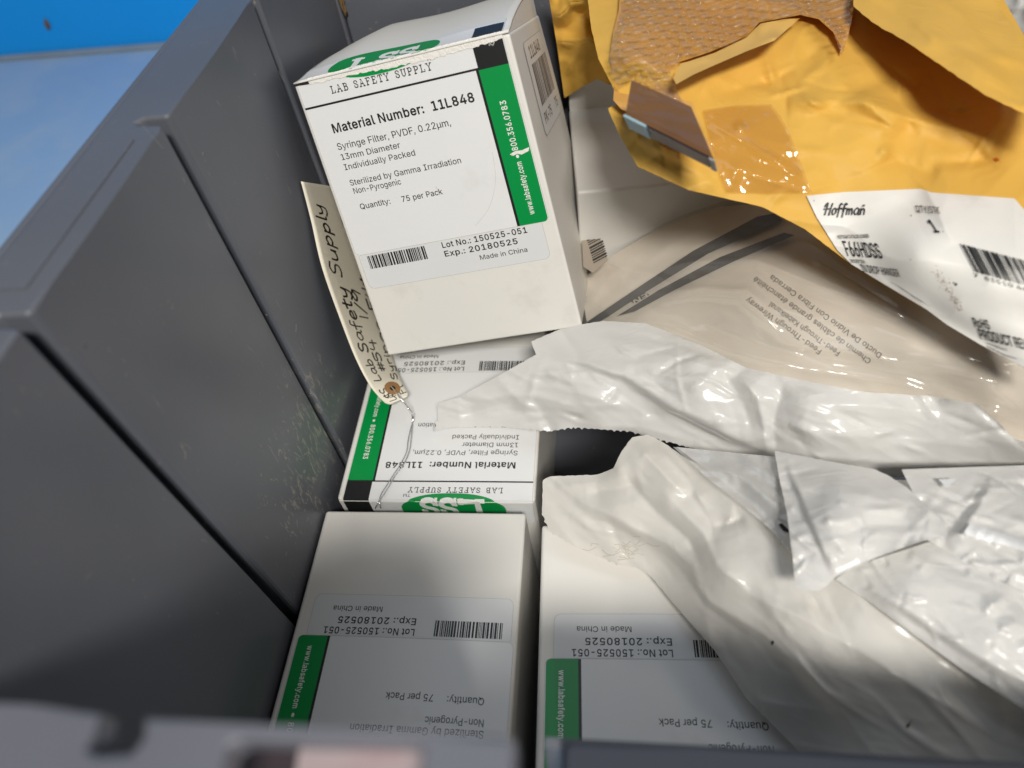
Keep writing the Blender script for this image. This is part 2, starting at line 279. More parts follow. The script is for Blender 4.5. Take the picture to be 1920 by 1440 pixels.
class Print:
    def __init__(s): s.v, s.f, s.m = [], [], []

    def poly(s, pts, m, z=0.):
        i = len(s.v); s.v += [(p[0], p[1], z) for p in pts]; s.f.append(list(range(i, i + len(pts)))); s.m.append(m)

    def rect(s, u0, v0, u1, v1, m, z=0.): s.poly([(u0, v0), (u1, v0), (u1, v1), (u0, v1)], m, z)

    def rrect(s, u0, v0, u1, v1, r, m, z=0., corners=(1, 1, 1, 1), k=5):
        pts = []
        for ci, (cx, cy, a0) in enumerate(((u1 - r, v1 - r, 0), (u0 + r, v1 - r, 90), (u0 + r, v0 + r, 180), (u1 - r, v0 + r, 270))):
            if corners[ci]:
                for j in range(k + 1):
                    a = math.radians(a0 + 90 * j / k); pts.append((cx + r * math.cos(a), cy + r * math.sin(a)))
            else:
                pts.append(((u1, v1), (u0, v1), (u0, v0), (u1, v0))[ci])
        s.poly(pts, m, z)

    def text(s, txt, p0, p1, cap, m, z=0., bold=0., shear=0., spacing=1., up=None, base1=False):
        """text whose baseline runs p0 -> p1 and whose capitals are cap tall"""
        v, f = glyphs(txt, bold, shear, spacing, base1)
        p0 = np.array(p0, float); d = np.array(p1, float) - p0
        up = np.array(up, float) if up is not None else np.array([-d[1], d[0]]) / np.linalg.norm(d)
        x0 = v[:, 0].min(); w = v[:, 0].max() - x0
        q = p0 + ((v[:, 0] - x0) / w)[:, None] * d + (v[:, 1] / .70 * cap)[:, None] * up
        i = len(s.v); s.v += [(a, b, z) for a, b in q]
        s.f += [[i + t for t in t_] for t_ in f]; s.m += [m] * len(f)

    def stroke(s, pts, wd, m, z=0.):
        pts = [np.array(p, float) for p in pts]; n = len(pts)
        if n < 2: return
        L, Rr = [], []
        for i in range(n):
            t = pts[min(i + 1, n - 1)] - pts[max(i - 1, 0)]; t = t / (np.linalg.norm(t) + 1e-9)
            q = np.array([-t[1], t[0]]) * wd / 2
            e = t * wd * .35 * ((i == n - 1) - (i == 0))
            L.append(pts[i] + q + e); Rr.append(pts[i] - q + e)
        for i in range(n - 1):
            s.poly([L[i], Rr[i], Rr[i + 1], L[i + 1]], m, z + i * 1e-8)

    def bars(s, o, ux, uy, m, z=0., n=34, seed=1, div=1):
        """barcode filling the parallelogram o, o+ux, o+uy"""
        r = random.Random(seed); o, ux, uy = map(lambda a: np.array(a, float), (o, ux, uy))
        ws = []
        for i in range(n): ws += [r.choice((1, 1, 2, 3)), r.choice((1, 1, 1, 2))]
        ws = ws[:-1]; t = sum(ws); x = 0
        for i, w in enumerate(ws):
            if i % 2 == 0:
                a, b = o + ux * x / t, o + ux * (x + w) / t
                for k in range(div): s.poly([a + uy * k / div, b + uy * k / div, b + uy * (k + 1) / div, a + uy * (k + 1) / div], m, z)
            x += w

    def build(s, name, fn, mats, parent, cuts=(), label=None, smooth=False):
        bm = bmesh.new()
        vs = [bm.verts.new(q) for q in s.v]
        for f, m in zip(s.f, s.m):
            try: bm.faces.new([vs[i] for i in f]).material_index = m
            except ValueError: pass
        for co, no in cuts:
            bmesh.ops.bisect_plane(bm, geom=list(bm.verts) + list(bm.edges) + list(bm.faces), plane_co=co, plane_no=no, dist=1e-6)
        c = np.array([v.co[:] for v in bm.verts])
        q = fn(c[:, 0], c[:, 1], c[:, 2])
        for v, p in zip(bm.verts, q): v.co = p
        me = bpy.data.meshes.new(name); bm.to_mesh(me); bm.free()
        return add(name, me, mats, parent, smooth, label)


def smooth_path(pts, k=4):
    pts = [np.array(p, float) for p in pts]
    if len(pts) < 3: return pts
    out = []
    for i in range(len(pts) - 1):
        p0, p1, p2, p3 = pts[max(i - 1, 0)], pts[i], pts[i + 1], pts[min(i + 2, len(pts) - 1)]
        for j in range(k):
            t = j / k
            out.append(.5 * ((2 * p1) + (p2 - p0) * t + (2 * p0 - 5 * p1 + 4 * p2 - p3) * t * t + (3 * p1 - p0 - 3 * p2 + p3) * t ** 3))
    return out + [pts[-1]]


HAND = {'L': (.62, [[(.1, 1), (.05, 0), (.5, .04)]]),
        'a': (.66, [[(.5, .5), (.25, .6), (.05, .3), (.2, .02), (.45, .2), (.5, .55), (.5, .05), (.62, .02)]]),
        'b': (.6, [[(.08, 1), (.07, .02)], [(.08, .3), (.33, .55), (.5, .3), (.33, .02), (.08, .08)]]),
        'S': (.7, [[(.56, .88), (.3, 1), (.08, .8), (.2, .58), (.5, .42), (.5, .12), (.25, 0), (.02, .14)]]),
        'f': (.5, [[(.45, .92), (.28, 1), (.2, .7), (.17, -.2)], [(.0, .52), (.42, .56)]]),
        'e': (.55, [[(.08, .3), (.45, .35), (.4, .55), (.2, .58), (.06, .3), (.2, .02), (.48, .1)]]),
        't': (.5, [[(.22, .9), (.2, .1), (.36, .02)], [(.02, .62), (.42, .66)]]),
        'y': (.58, [[(.05, .55), (.12, .2), (.35, .2), (.45, .55)], [(.45, .55), (.4, -.2), (.22, -.35), (.02, -.2)]]),
        'u': (.6, [[(.05, .55), (.08, .12), (.25, .02), (.42, .2), (.45, .55), (.46, .03)]]),
        'p': (.6, [[(.08, .58), (.05, -.35)], [(.08, .4), (.33, .57), (.48, .3), (.3, .02), (.1, .1)]]),
        'l': (.26, [[(.12, 1), (.1, .08), (.2, 0)]]),
        'r': (.45, [[(.06, .56), (.08, .02)], [(.08, .3), (.2, .52), (.38, .5)]]),
        'i': (.26, [[(.1, .55), (.1, .02)], [(.11, .76), (.13, .8)]]),
        'n': (.6, [[(.06, .56), (.08, .02)], [(.08, .3), (.25, .55), (.42, .42), (.45, .02)]]),
        'm': (.8, [[(.06, .56), (.06, .02)], [(.06, .3), (.2, .55), (.32, .42), (.33, .02)], [(.33, .3), (.48, .55), (.6, .42), (.64, .02)]]),
        'g': (.58, [[(.45, .5), (.25, .6), (.06, .3), (.25, .05), (.45, .3)], [(.46, .58), (.42, -.2), (.2, -.34), (.02, -.2)]]),
        '#': (.6, [[(.2, .9), (.12, .05)], [(.42, .92), (.36, .05)], [(0, .62), (.58, .66)], [(0, .3), (.55, .34)]]),
        '5': (.6, [[(.5, .98), (.12, .95), (.1, .58), (.35, .6), (.5, .35), (.3, .02), (.04, .1)]]),
        '4': (.6, [[(.1, .98), (.08, .5), (.52, .48)], [(.4, .85), (.38, 0)]]),
        '1': (.3, [[(.14, .98), (.12, 0)]]),
        '9': (.6, [[(.46, .8), (.25, .98), (.06, .72), (.25, .5), (.46, .8), (.4, 0)]]),
        '/': (.4, [[(.36, 1), (.02, -.05)]]),
        '.': (.25, [[(.1, .0), (.13, .05)]]),
        'F': (.6, [[(.1, 1), (.08, 0)], [(.1, .98), (.52, 1)], [(.1, .52), (.42, .54)]]),
        'X': (.6, [[(.05, 1), (.5, 0)], [(.5, 1), (.05, 0)]]),
        'I': (.2, [[(.1, 1), (.1, 0)]]),
        'o': (.55, [[(.28, .58), (.08, .4), (.12, .08), (.3, .02), (.46, .25), (.4, .5), (.24, .58)]]),
        'H': (.85, [[(.06, .72), (.16, .95), (.3, .98), (.2, .0)], [(.78, 1), (.62, .0), (.7, .04)], [(.0, .5), (.3, .5), (.72, .56)]]),
        ' ': (.4, [])}


def hand(pr, txt, p0, p1, cap, wd, m, z=0., shear=0., up=None, jit=.03, seed=1):
    r = random.Random(seed)
    W = sum(HAND[c][0] for c in txt)
    p0 = np.array(p0, float); d = np.array(p1, float) - p0
    up = np.array(up, float) if up is not None else np.array([-d[1], d[0]]) / np.linalg.norm(d)
    x = 0
    for c in txt:
        w, ss = HAND[c]
        dy = r.uniform(-jit, jit)
        for st in ss:
            st = smooth_path(st, 4)
            pr.stroke([p0 + d * ((x + q[0] + shear * q[1]) / W) + up * cap * (q[1] + dy + r.uniform(-jit, jit) * .25) for q in st],
                      wd * r.uniform(.85, 1.15), m, z)
        x += w


SER = {'L': (1., [[(.25, 1), (.25, 0), (.85, 0), (.85, .25)], [(.05, 1), (.45, 1)], [(.05, 0), (.3, 0)]]),
       'A': (1.1, [[(.12, 0), (.5, 1), (.9, 0)], [(.25, .36), (.76, .36)], [(-.04, 0), (.28, 0)], [(.74, 0), (1.06, 0)], [(.34, 1), (.52, 1)]]),
       'B': (1., [[(.22, 0), (.22, 1)], [(.05, 1), (.6, 1), (.76, .85), (.74, .65), (.55, .53), (.22, .53)],
                  [(.55, .53), (.84, .4), (.84, .15), (.65, 0), (.05, 0)]]),
       'S': (.9, [[(.74, .72), (.72, .9), (.5, 1), (.2, .96), (.1, .76), (.25, .58), (.62, .44), (.78, .26), (.66, .05), (.38, 0), (.12, .1), (.1, .3)]]),
       'F': (.95, [[(.22, 0), (.22, 1)], [(.05, 1), (.82, 1), (.82, .78)], [(.22, .52), (.6, .52)], [(.05, 0), (.42, 0)]]),
       'E': (1., [[(.22, 0), (.22, 1)], [(.05, 1), (.82, 1), (.82, .78)], [(.22, .52), (.6, .52)], [(.05, 0), (.86, 0), (.86, .24)]]),
       'T': (1., [[(.5, 0), (.5, 1)], [(.08, .76), (.08, 1), (.92, 1), (.92, .76)], [(.3, 0), (.7, 0)]]),
       'Y': (1.05, [[(.12, 1), (.5, .48), (.9, 1)], [(.5, .48), (.5, 0)], [(-.02, 1), (.3, 1)], [(.72, 1), (1.04, 1)], [(.3, 0), (.7, 0)]]),
       'U': (1.05, [[(.2, 1), (.2, .25), (.35, .04), (.62, .02), (.82, .22), (.82, 1)], [(.02, 1), (.38, 1)], [(.66, 1), (1., 1)]]),
       'P': (1., [[(.22, 0), (.22, 1)], [(.05, 1), (.66, 1), (.84, .82), (.82, .6), (.62, .46), (.22, .46)], [(.05, 0), (.42, 0)]]),
       ' ': (.7, [])}


def serif(pr, txt, p0, p1, cap, wd, m, z=0., gap=.28):
    W = sum(SER[c][0] + gap for c in txt) - gap
    p0 = np.array(p0, float); d = np.array(p1, float) - p0
    up = np.array([-d[1], d[0]]) / np.linalg.norm(d); x = 0
    for c in txt:
        for st in SER[c][1]:
            pr.stroke([p0 + d * ((x + q[0]) / W) + up * cap * q[1] for q in st], wd, m, z)
        x += SER[c][0] + gap


# ---- draped sheets: a height field over an outline, with creases, and a back side
def tps(ctrl, reg=1e-4):
    c = np.array(ctrl, float); X = c[:, :2] / 1000.; n = len(X)

    def U(d2): return np.where(d2 > 0, d2 * np.log(d2 + 1e-12), 0) * .5
    K = U(((X[:, None] - X[None]) ** 2).sum(-1)) + reg * np.eye(n)
    Q = np.c_[np.ones(n), X]
    A = np.block([[K, Q], [Q.T, np.zeros((3, 3))]])
    s = np.linalg.solve(A, np.r_[c[:, 2], np.zeros(3)])

    def fn(x, y):
        Y = np.stack([x, y], 1) / 1000.
        return U(((Y[:, None] - X[None]) ** 2).sum(-1)) @ s[:n] + np.c_[np.ones(len(Y)), Y] @ s[n:]
    return fn


def seg_dist(px, py, path):
    """distance to a polyline, its signed side and the running parameter 0..1"""
    path = np.array(path, float); best = np.full(len(px), 1e9); side = np.zeros(len(px)); par = np.zeros(len(px))
    L = np.r_[0, np.cumsum(np.linalg.norm(np.diff(path, axis=0), axis=1))]
    for i in range(len(path) - 1):
        a, b = path[i], path[i + 1]; d = b - a; l2 = d @ d + 1e-9
        t = np.clip(((px - a[0]) * d[0] + (py - a[1]) * d[1]) / l2, 0, 1)
        dx, dy = px - a[0] - t * d[0], py - a[1] - t * d[1]
        q = np.hypot(dx, dy); m = q < best
        best[m] = q[m]; side[m] = np.sign(d[0] * dy - d[1] * dx)[m]; par[m] = ((L[i] + t * (L[i + 1] - L[i])) / L[-1])[m]
    return best, side, par


def crumple(px, py, seed, scale, ang, stretch, warp=.5, sharp=1.):
    """folded ridges -1..1: |noise| with a warped, stretched domain"""
    ca, sa = math.cos(ang), math.sin(ang)
    u = (px * ca + py * sa) / scale / stretch; v = (-px * sa + py * ca) / scale
    out = np.empty(len(px))
    for i in range(len(px)):
        q = Vector((u[i], v[i], seed * 7.3))
        q2 = q + warp * Vector((noise.noise(q * 1.1 + Vector((5, 1, 0))), noise.noise(q * 1.1 + Vector((1, 9, 3))), 0))
        out[i] = 1 - 2.2 * abs(noise.noise(q2)) ** sharp
    return out


def folds(seed, n, box, ang, spread, ln, h, w, avoid=None):
    """n straight sharp little folds scattered over a photo-pixel box"""
    r = random.Random(seed); out = []
    for _ in range(n):
        x, y = r.uniform(box[0], box[2]), r.uniform(box[1], box[3]); a = r.gauss(ang, spread); L = r.uniform(*ln) * r.choice((.5, 1, 1))
        if avoid and avoid(x, y): continue
        d = np.array([math.cos(a), math.sin(a)]) * L / 2; b = np.array([-d[1], d[0]]) * r.uniform(-.18, .18)
        out.append(([(x - d[0], y - d[1]), (x + b[0], y + b[1]), (x + d[0], y + d[1])], 'fold', r.uniform(*h) * r.choice((1, 1, -1)), r.uniform(*w)))
    return out


class Sheet:
    """outline and heights are taken at photo pixels; the sheet itself lies at its own height in the bin"""

    def __init__(s, outline, ctrl, creases=(), crumples=(), step=7, thick=0., edge=30., teeth=(), lift=0., wob=0., seed=1, closed=None):
        s.base = tps(ctrl) if not callable(ctrl) else ctrl
        s.creases, s.crumples, s.lift, s.closed = creases, crumples, lift, closed
        r = random.Random(seed)
        pts = []; N = len(outline)
        for i in range(N):
            a, b = np.array(outline[i], float), np.array(outline[(i + 1) % N], float)
            d = b - a; L = np.linalg.norm(d); k = max(1, int(L / step)); nrm = np.array([d[1], -d[0]]) / (L + 1e-9)
            tooth = any(i0 <= i < i1 for i0, i1 in teeth)
            for j in range(k):
                q = a + d * j / k
                if wob: q = q + nrm * (r.uniform(-1, 1) * wob)
                if tooth and j % 3 == 1: q = q + nrm * r.uniform(1., 3.5)
                pts.append(q)
        B = np.array(pts); s.B = B
        x0, y0 = B.min(0); x1, y1 = B.max(0)
        gx, gy = np.meshgrid(np.arange(x0, x1, step), np.arange(y0, y1, step * .87)); gx = gx + (np.arange(gx.shape[0]) % 2)[:, None] * step / 2
        gx = gx.ravel(); gy = gy.ravel()
        ins = np.zeros(len(gx), bool)
        for i in range(len(B)):
            a, b = B[i], B[i - 1]
            c = ((a[1] > gy) != (b[1] > gy)) & (gx < (b[0] - a[0]) * (gy - a[1]) / (b[1] - a[1] + 1e-12) + a[0]); ins ^= c
        d, _, _ = seg_dist(gx, gy, np.r_[B, B[:1]])
        ok = ins & (d > step * .45)
        G = np.c_[gx[ok], gy[ok]]
        allp = [Vector(q) for q in np.r_[B, G]]
        rv, _, rf, _, _, _ = delaunay_2d_cdt(allp, [], [list(range(len(B)))], 1, 1e-4)
        s.xy = np.array([q[:] for q in rv]); s.tri = [list(f) for f in rf]
        s.db, _, _ = seg_dist(s.xy[:, 0], s.xy[:, 1], np.r_[B, B[:1]])
        s.thick, s.edge = thick, edge

    def z(s, x, y):
        z = s.base(x, y) + s.lift
        for c in s.creases:
            d, sd, t = seg_dist(x, y, c[0]); kind, h, w = c[1], c[2] * .001, c[3]
            tap = np.clip(np.minimum(t, 1 - t) * 5 + .0, 0, 1) if len(c) < 5 else np.ones(len(t))
            if kind == 'ridge': z = z + h * (.55 * np.clip(1 - d / (3.4 * w), 0, 1) + .45 * np.exp(-(np.sqrt(d * d + 5) - 2.2) / w)) * tap
            elif kind == 'fold': z = z + h * (np.clip(1 - d / w, 0, 1) ** 1.25) * np.clip(np.minimum(t, 1 - t) * 2.5, 0, 1)
            elif kind == 'round': z = z + h * np.exp(-(d / w) ** 2) * tap
            elif kind == 'step': z = z + h * np.exp(-d / w) * (.5 + .5 * np.tanh(sd * d / 8)) * tap
        for c in s.crumples:
            seed, sc, ang, st, amp = c[:5]
            k = crumple(x, y, seed, sc, ang, st, *(c[5:]))
            z = z + k * amp * .001
        return z

    def pos(s, x, y, off=0.):
        p = Pv(np.asarray(x, float), np.asarray(y, float), s.z(np.asarray(x, float), np.asarray(y, float)))
        d = CAM - p; d /= np.linalg.norm(d, axis=1)[:, None]
        nn = d * .5 + np.array([0, 0, .5]); nn /= np.linalg.norm(nn, axis=1)[:, None]
        return p + nn * np.asarray(off).reshape(-1, 1)

    def build(s, name, mats, parent=None, label=None):
        x, y = s.xy[:, 0], s.xy[:, 1]
        p = s.pos(x, y)
        tri = s.tri
        a, b, c = (p[[t[i] for t in tri]] for i in range(3))
        up = np.einsum('ij,ij->i', np.cross(b - a, c - a), CAM - a)
        tri = [t if u > 0 else t[::-1] for t, u in zip(tri, up)]
        if s.thick:
            t = s.thick * (1 - np.exp(-s.db / s.edge))
            d = p - CAM; d /= np.linalg.norm(d, axis=1)[:, None]
            dn = d * .4 + np.array([0, 0, -.6])
            q = p + dn * t[:, None]; n = len(p)
            v = np.r_[p, q]; f = tri + [[n + k for k in t_[::-1]] for t_ in tri]
        else:
            v, f = p, tri
        return add(name, mesh(name, v, f), mats, parent, True, label)


def merge(dst, src):
    """join a mark into the mesh of the part it lies on"""
    off = len(dst.data.materials); bm = bmesh.new(); bm.from_mesh(dst.data); n = len(bm.faces); bm.from_mesh(src.data); bm.faces.ensure_lookup_table()
    for m in src.data.materials: dst.data.materials.append(m)
    for f in bm.faces[n:]: f.material_index += off
    bm.to_mesh(dst.data); bm.free(); bpy.data.objects.remove(src)


def tube(name, pts, r, m, parent=None, k=8):
    v, f = [], []; n = len(pts); pts = [Vector(p) for p in pts]
    for i, p in enumerate(pts):
        t = (pts[min(i + 1, n - 1)] - pts[max(i - 1, 0)]).normalized()
        a = t.cross(Vector((.3, .2, 1))).normalized(); b = t.cross(a)
        for j in range(k):
            an = 2 * math.pi * j / k; v.append(p + (a * math.cos(an) + b * math.sin(an)) * r)
    for i in range(n - 1):
        for j in range(k): f.append([i * k + j, i * k + (j + 1) % k, (i + 1) * k + (j + 1) % k, (i + 1) * k + j])
    f += [list(range(k))[::-1], list(range((n - 1) * k, n * k))]
    return add(name, mesh(name, v, f), m, parent, True)


# ------------------------------------------------------------------ materials
def grey_plastic():
    m = mat('grey_bin_plastic', (.104, .111, .132), .32, .5, var=.18, vscale=14, bump=.05, bscale=60)
    nt = m.node_tree; L = nt.links.new; N = nt.nodes.new; b = nt.nodes['Principled BSDF']
    src = b.inputs['Base Color'].links[0].from_socket
    geo = N('ShaderNodeNewGeometry')
    # scuffs, dense low on the side wall between the two middle slots
    sep = N('ShaderNodeSeparateXYZ'); L(geo.outputs['Position'], sep.inputs[0])

    def dst(out, c, w):
        a = N('ShaderNodeMath'); a.operation = 'SUBTRACT'; L(out, a.inputs[0]); a.inputs[1].default_value = c
        d = N('ShaderNodeMath'); d.operation = 'DIVIDE'; L(a.outputs[0], d.inputs[0]); d.inputs[1].default_value = w
        e = N('ShaderNodeMath'); e.operation = 'MULTIPLY'; L(d.outputs[0], e.inputs[0]); L(d.outputs[0], e.inputs[1]); return e.outputs[0]
    ad = N('ShaderNodeMath'); ad.operation = 'ADD'; L(dst(sep.outputs['Y'], .185, .055), ad.inputs[0]); L(dst(sep.outputs['Z'], .13, .045), ad.inputs[1])
    msk = N('ShaderNodeMapRange'); ax = N('ShaderNodeMath'); ax.operation = 'ADD'; L(ad.outputs[0], ax.inputs[0]); L(dst(sep.outputs['X'], -.145, .04), ax.inputs[1]); L(ax.outputs[0], msk.inputs[0]); msk.inputs[1].default_value = 0; msk.inputs[2].default_value = 1.4
    msk.inputs[3].default_value = .185; msk.inputs[4].default_value = .05
    mp = N('ShaderNodeMapping'); mp.inputs['Scale'].default_value = (1, 2.4, .8); mp.inputs['Rotation'].default_value = (.5, 0, 0); L(geo.outputs['Position'], mp.inputs[0])
    no = N('ShaderNodeTexNoise'); no.inputs['Scale'].default_value = 120; no.inputs['Detail'].default_value = 6; no.inputs['Roughness'].default_value = .7
    no.inputs['Distortion'].default_value = 1.2
    L(mp.outputs[0], no.inputs['Vector'])
    su = N('ShaderNodeMath'); su.operation = 'ADD'; L(no.outputs[0], su.inputs[0]); L(msk.outputs[0], su.inputs[1])
    th = N('ShaderNodeMapRange'); L(su.outputs[0], th.inputs[0]); th.inputs[1].default_value = .70; th.inputs[2].default_value = .76
    th.inputs[4].default_value = .75
    mx = N('ShaderNodeMix'); mx.data_type = 'RGBA'; L(th.outputs[0], mx.inputs[0]); L(src, mx.inputs[6]); mx.inputs[7].default_value = (.30, .28, .24, 1)
    L(mx.outputs[2], b.inputs['Base Color'])
    # rubbed patches change the gloss
    n2 = N('ShaderNodeTexNoise'); n2.inputs['Scale'].default_value = 9; n2.inputs['Detail'].default_value = 7; L(geo.outputs['Position'], n2.inputs['Vector'])
    r2 = N('ShaderNodeMapRange'); L(n2.outputs[0], r2.inputs[0]); r2.inputs[1].default_value = .3; r2.inputs[2].default_value = .7
    r2.inputs[3].default_value = .26; r2.inputs[4].default_value = .46; L(r2.outputs[0], b.inputs['Roughness'])
    return m


M = dict(
    grey=grey_plastic(),
    rim=mat('rim_plastic_with_sheen', (.12, .125, .15), .28, .5, var=.12, vscale=25, bump=.06, bscale=90),  # paler copy of the bin plastic, sheen on the front rim painted in
    speck=mat('brown_dried_speck', (.16, .10, .04), .8),
    scratch=mat('pale_scratch', (.32, .33, .34), .6),
    blue=mat('bright_blue_plastic', (.008, .38, 1.0), .42, .4, var=.06, vscale=6),
    bluedust=mat('dusty_blue_plastic', (.36, .53, .74), .6, .3, var=.06, vscale=5, col2=(.50, .60, .69), c2scale=7, c2t=(.48, .78)),
    card=mat('white_carton_board', (.74, .725, .69), .42, .4, var=.03, vscale=18, bump=.05, bscale=120, col2=(.60, .575, .53), c2scale=26, c2t=(.60, .86)),
    label=mat('glossy_white_label', (.76, .77, .78), .32, .5, var=.02, vscale=40, bump=.03, bscale=60, col2=(.64, .64, .64), c2scale=34, c2t=(.60, .88)),
    clear=mat('semi_gloss_lot_sticker', (.70, .71, .72), .30, .5, var=.02, vscale=40),
    edge=mat('sticker_edge', (.42, .42, .42), .5),
    ink=mat('black_print', (.012, .012, .013), .38, .5),
    green=mat('green_print', (.0, .265, .055), .34, .5),
    white=mat('white_print', (.80, .80, .79), .4),
    torn=mat('torn_paper_fibre', (.80, .78, .74), .9, .1, bump=.5, bscale=900),
    dark=mat('gap_shade_and_fleck', (.008, .008, .008), .8),  # flat black: shade painted into openings, and real flecks
    smudge=mat('grey_smudge', (.5, .49, .47), .6),
    manila=mat('manila_tag_card', (.80, .755, .64), .62, .3, var=.03, vscale=60, bump=.05, bscale=500),
    marker=mat('black_marker_ink', (.02, .018, .018), .45, .5),
    kraft=mat('brown_reinforcement', (.33, .18, .075), .7, .2),
    wire=mat('galvanised_wire', (.85, .85, .85), .22, metal=1.),
    yellow=mat('yellow_kraft_paper', (.77, .46, .088), .56, .3, var=.06, vscale=45, bump=.30, bscale=110, col2=(.76, .43, .065), c2scale=12, c2t=(.5, .8), tl=.12, ridged=True),
    inner=mat('pale_inside_of_mailer', (.80, .50, .14), .55, .3, var=.06, vscale=50, bump=.1, bscale=160, tl=.15),
    amber=mat('amber_liner', (.66, .36, .10), .4, .4, var=.1, vscale=14, bump=.05, bscale=60, col2=(.62, .27, .04), c2scale=14, c2t=(.4, .75)),
    bubble=film('clear_bubble_film', (.97, .95, .90), .10, (.92, .88, .80), .09, .04, 60, ior=1.62, graze=.5),
    tape=film('clear_packing_tape', (.93, .84, .66), .06, (.8, .62, .34), .12, .35, 200, ior=1.45, graze=.4),
    filmy=film('clear_bag_film', (.97, .96, .94), .10, (.80, .77, .72), .15, .06, 40, (1, 3.2, 1), ior=1.55, graze=.6),
    haze=film('milky_bag_film', (.9, .9, .9), .38, (.80, .80, .79), .12, .4, 120, (1, 2.5, 1), ior=1.5),
    poly=mat('white_poly_bag', (.85, .845, .83), .24, .5, var=.03, vscale=22, bump=.26, bscale=105, bstretch=(1, 2.4, 1), tl=.36, ridged=True),
    polyc=mat('cream_poly_bag', (.86, .84, .80), .24, .5, var=.03, vscale=22, bump=.22, bscale=95, bstretch=(1.6, 1.2, 1), tl=.36, ridged=True),
    beige=mat('beige_paper_packet', (.77, .71, .63), .55, .3, var=.06, vscale=30, bump=.10, bscale=110, col2=(.67, .58, .48), c2scale=14, c2t=(.5, .85)),
    gasket=mat('dark_grey_gasket', (.06, .064, .07), .45, .4, var=.3, vscale=60),
    print=mat('grey_print', (.16, .145, .13), .5),
    paper=mat('soiled_white_label', (.72, .705, .67), .42, .4, var=.05, vscale=50, bump=.10, bscale=140, col2=(.55, .53, .47), c2scale=28, c2t=(.58, .85)),
    rust=mat('brown_smear', (.30, .19, .12), .8),
    maroon=mat('dark_maroon_strip', (.035, .018, .028), .25, .6),
    paleblue=mat('pale_blue_end', (.30, .45, .52), .35, .5),
    brownclear=mat('brown_glossy_packet', (.17, .085, .035), .45, .1, var=.35, vscale=50),
    pink=mat('pale_pink_card', (.33, .265, .27), .6, col2=(.30, .15, .16), c2scale=60, c2t=(.55, .75)),
)

# ------------------------------------------------------------------ blue cart the bin stands in
cart = empty('blue_cart', (0, .5, -.006), 'dusty blue plastic cart with a bright blue end wall behind the grey bin', 'cart')
bm = bmesh.new(); bm_box(bm, (-2.2, -.9, -.03), (1.6, .94, -.006)); add('deck', from_bm('deck', bm), M['bluedust'], cart)
bm = bmesh.new(); bm_box(bm, (-2.2, .942, -.03), (1.6, .97, .75), .004); add('end_wall', from_bm('end_wall', bm), M['blue'], cart)
bm = bmesh.new(); bm_box(bm, (-2.2, .934, -.0055), (1.6, .9415, .0005), .001); add('edge_bead', from_bm('edge_bead', bm), mat('pale_dust_bead', (.30, .36, .42), .7, var=.2, vscale=20), cart)
a = Ppl(88, 46, 1, .94)
bm = bmesh.new(); bmesh.ops.create_icosphere(bm, subdivisions=2, radius=.005)
for v in bm.verts: v.co = Vector((v.co.x * .8 + v.co.z * .5, v.co.y * .25, v.co.z * 1.5)) * (1 + .3 * noise.noise(v.co * 200)) + Vector(a)
add('dried_splash', from_bm('dried_splash', bm), M['speck'], cart, True)

# ------------------------------------------------------------------ grey bin
BX, RIM = -.1408, .2895
bin_ = empty('storage_bin', (.06, .2, 0), 'grey plastic storage bin with slotted side walls, holding the cartons and bags', 'bin')
prof = [(-.1630, -.03), (BX, -.03)]
gy = [(.0165, .0215), (.1098, .1146), (.2000, .2052), (.2945, .2985), (.3890, .3930)]
for y0, y1 in gy[1:]:
    prof += [(BX, y0 - .0012), (BX - .0004, y0 - .0004), (BX - .0012, y0), (BX - .0085, y0 + .0006), (BX - .0105, (y0 + y1) / 2), (BX - .0085, y1 - .0002), (BX - .0016, y1), (BX - .0005, y1 + .0006), (BX, y1 + .0016)]
    prof += [(BX + .0009 * math.sin(math.pi * (i + 1) / 9) * (1 if y1 < .35 else 0), y1 + .0016 + (.0885) * (i + 1) / 9) for i in range(8)] if y1 < .35 else []
prof += [(BX, .43), (-.1630, .43)]
lw = add('side_wall', from_bm('side_wall', prism(prof[::-1], 0, RIM, .0012, 3)), M['grey'], bin_)
bm = bmesh.new()
bm_box(bm, (-.1655, -.03, RIM - .004), (-.1628, .43, RIM - .0003), .0008)
bm_box(bm, (-.1608, .1235, RIM + .0001), (-.1468, .1915, RIM + .0004), .0003)
add('rim', from_bm('rim', bm), M['grey'], bin_, label='top rim with a shallow raised label panel')
bm = bmesh.new(); bm_box(bm, (BX + .0003, .3965, .0), (.215, .412, RIM), .001); add('back_wall', from_bm('back_wall', bm), M['grey'], bin_)
bm = bmesh.new(); bm_box(bm, (.2155, -.03, .0), (.230, .43, RIM), .001); add('side_wall', from_bm('side_wall', bm), M['grey'], bin_)
bm = bmesh.new(); bm_box(bm, (BX + .0003, .0245, -.003), (.215, .3962, -.0002)); add('floor_panel', from_bm('floor_panel', bm), M['grey'], bin_)
# front wall: full height on the left of a slot, cut lower on the right
bm = bmesh.new(); bm_box(bm, (BX + .0003, .0198, -.003), (-.0158, .0219, .272), .0005)
bm_box(bm, (-.0156, .0122, -.003), (.215, .0146, .112), .0005)
yl = P(1500, 1394, .214)[1]
v_ = [(x, y + dy, z) for x in (-.0156, .215) for (y, z) in ((.0125, .111), (yl - .004, .2142)) for dy in (0, .0024)]
vs_ = [bm.verts.new(t) for t in v_]
for f_ in ((0, 1, 3, 2), (4, 6, 7, 5), (0, 4, 5, 1), (2, 3, 7, 6), (0, 2, 6, 4), (1, 5, 7, 3)): bm.faces.new([vs_[k] for k in f_])
add('front_wall', from_bm('front_wall', bm), M['grey'], bin_)


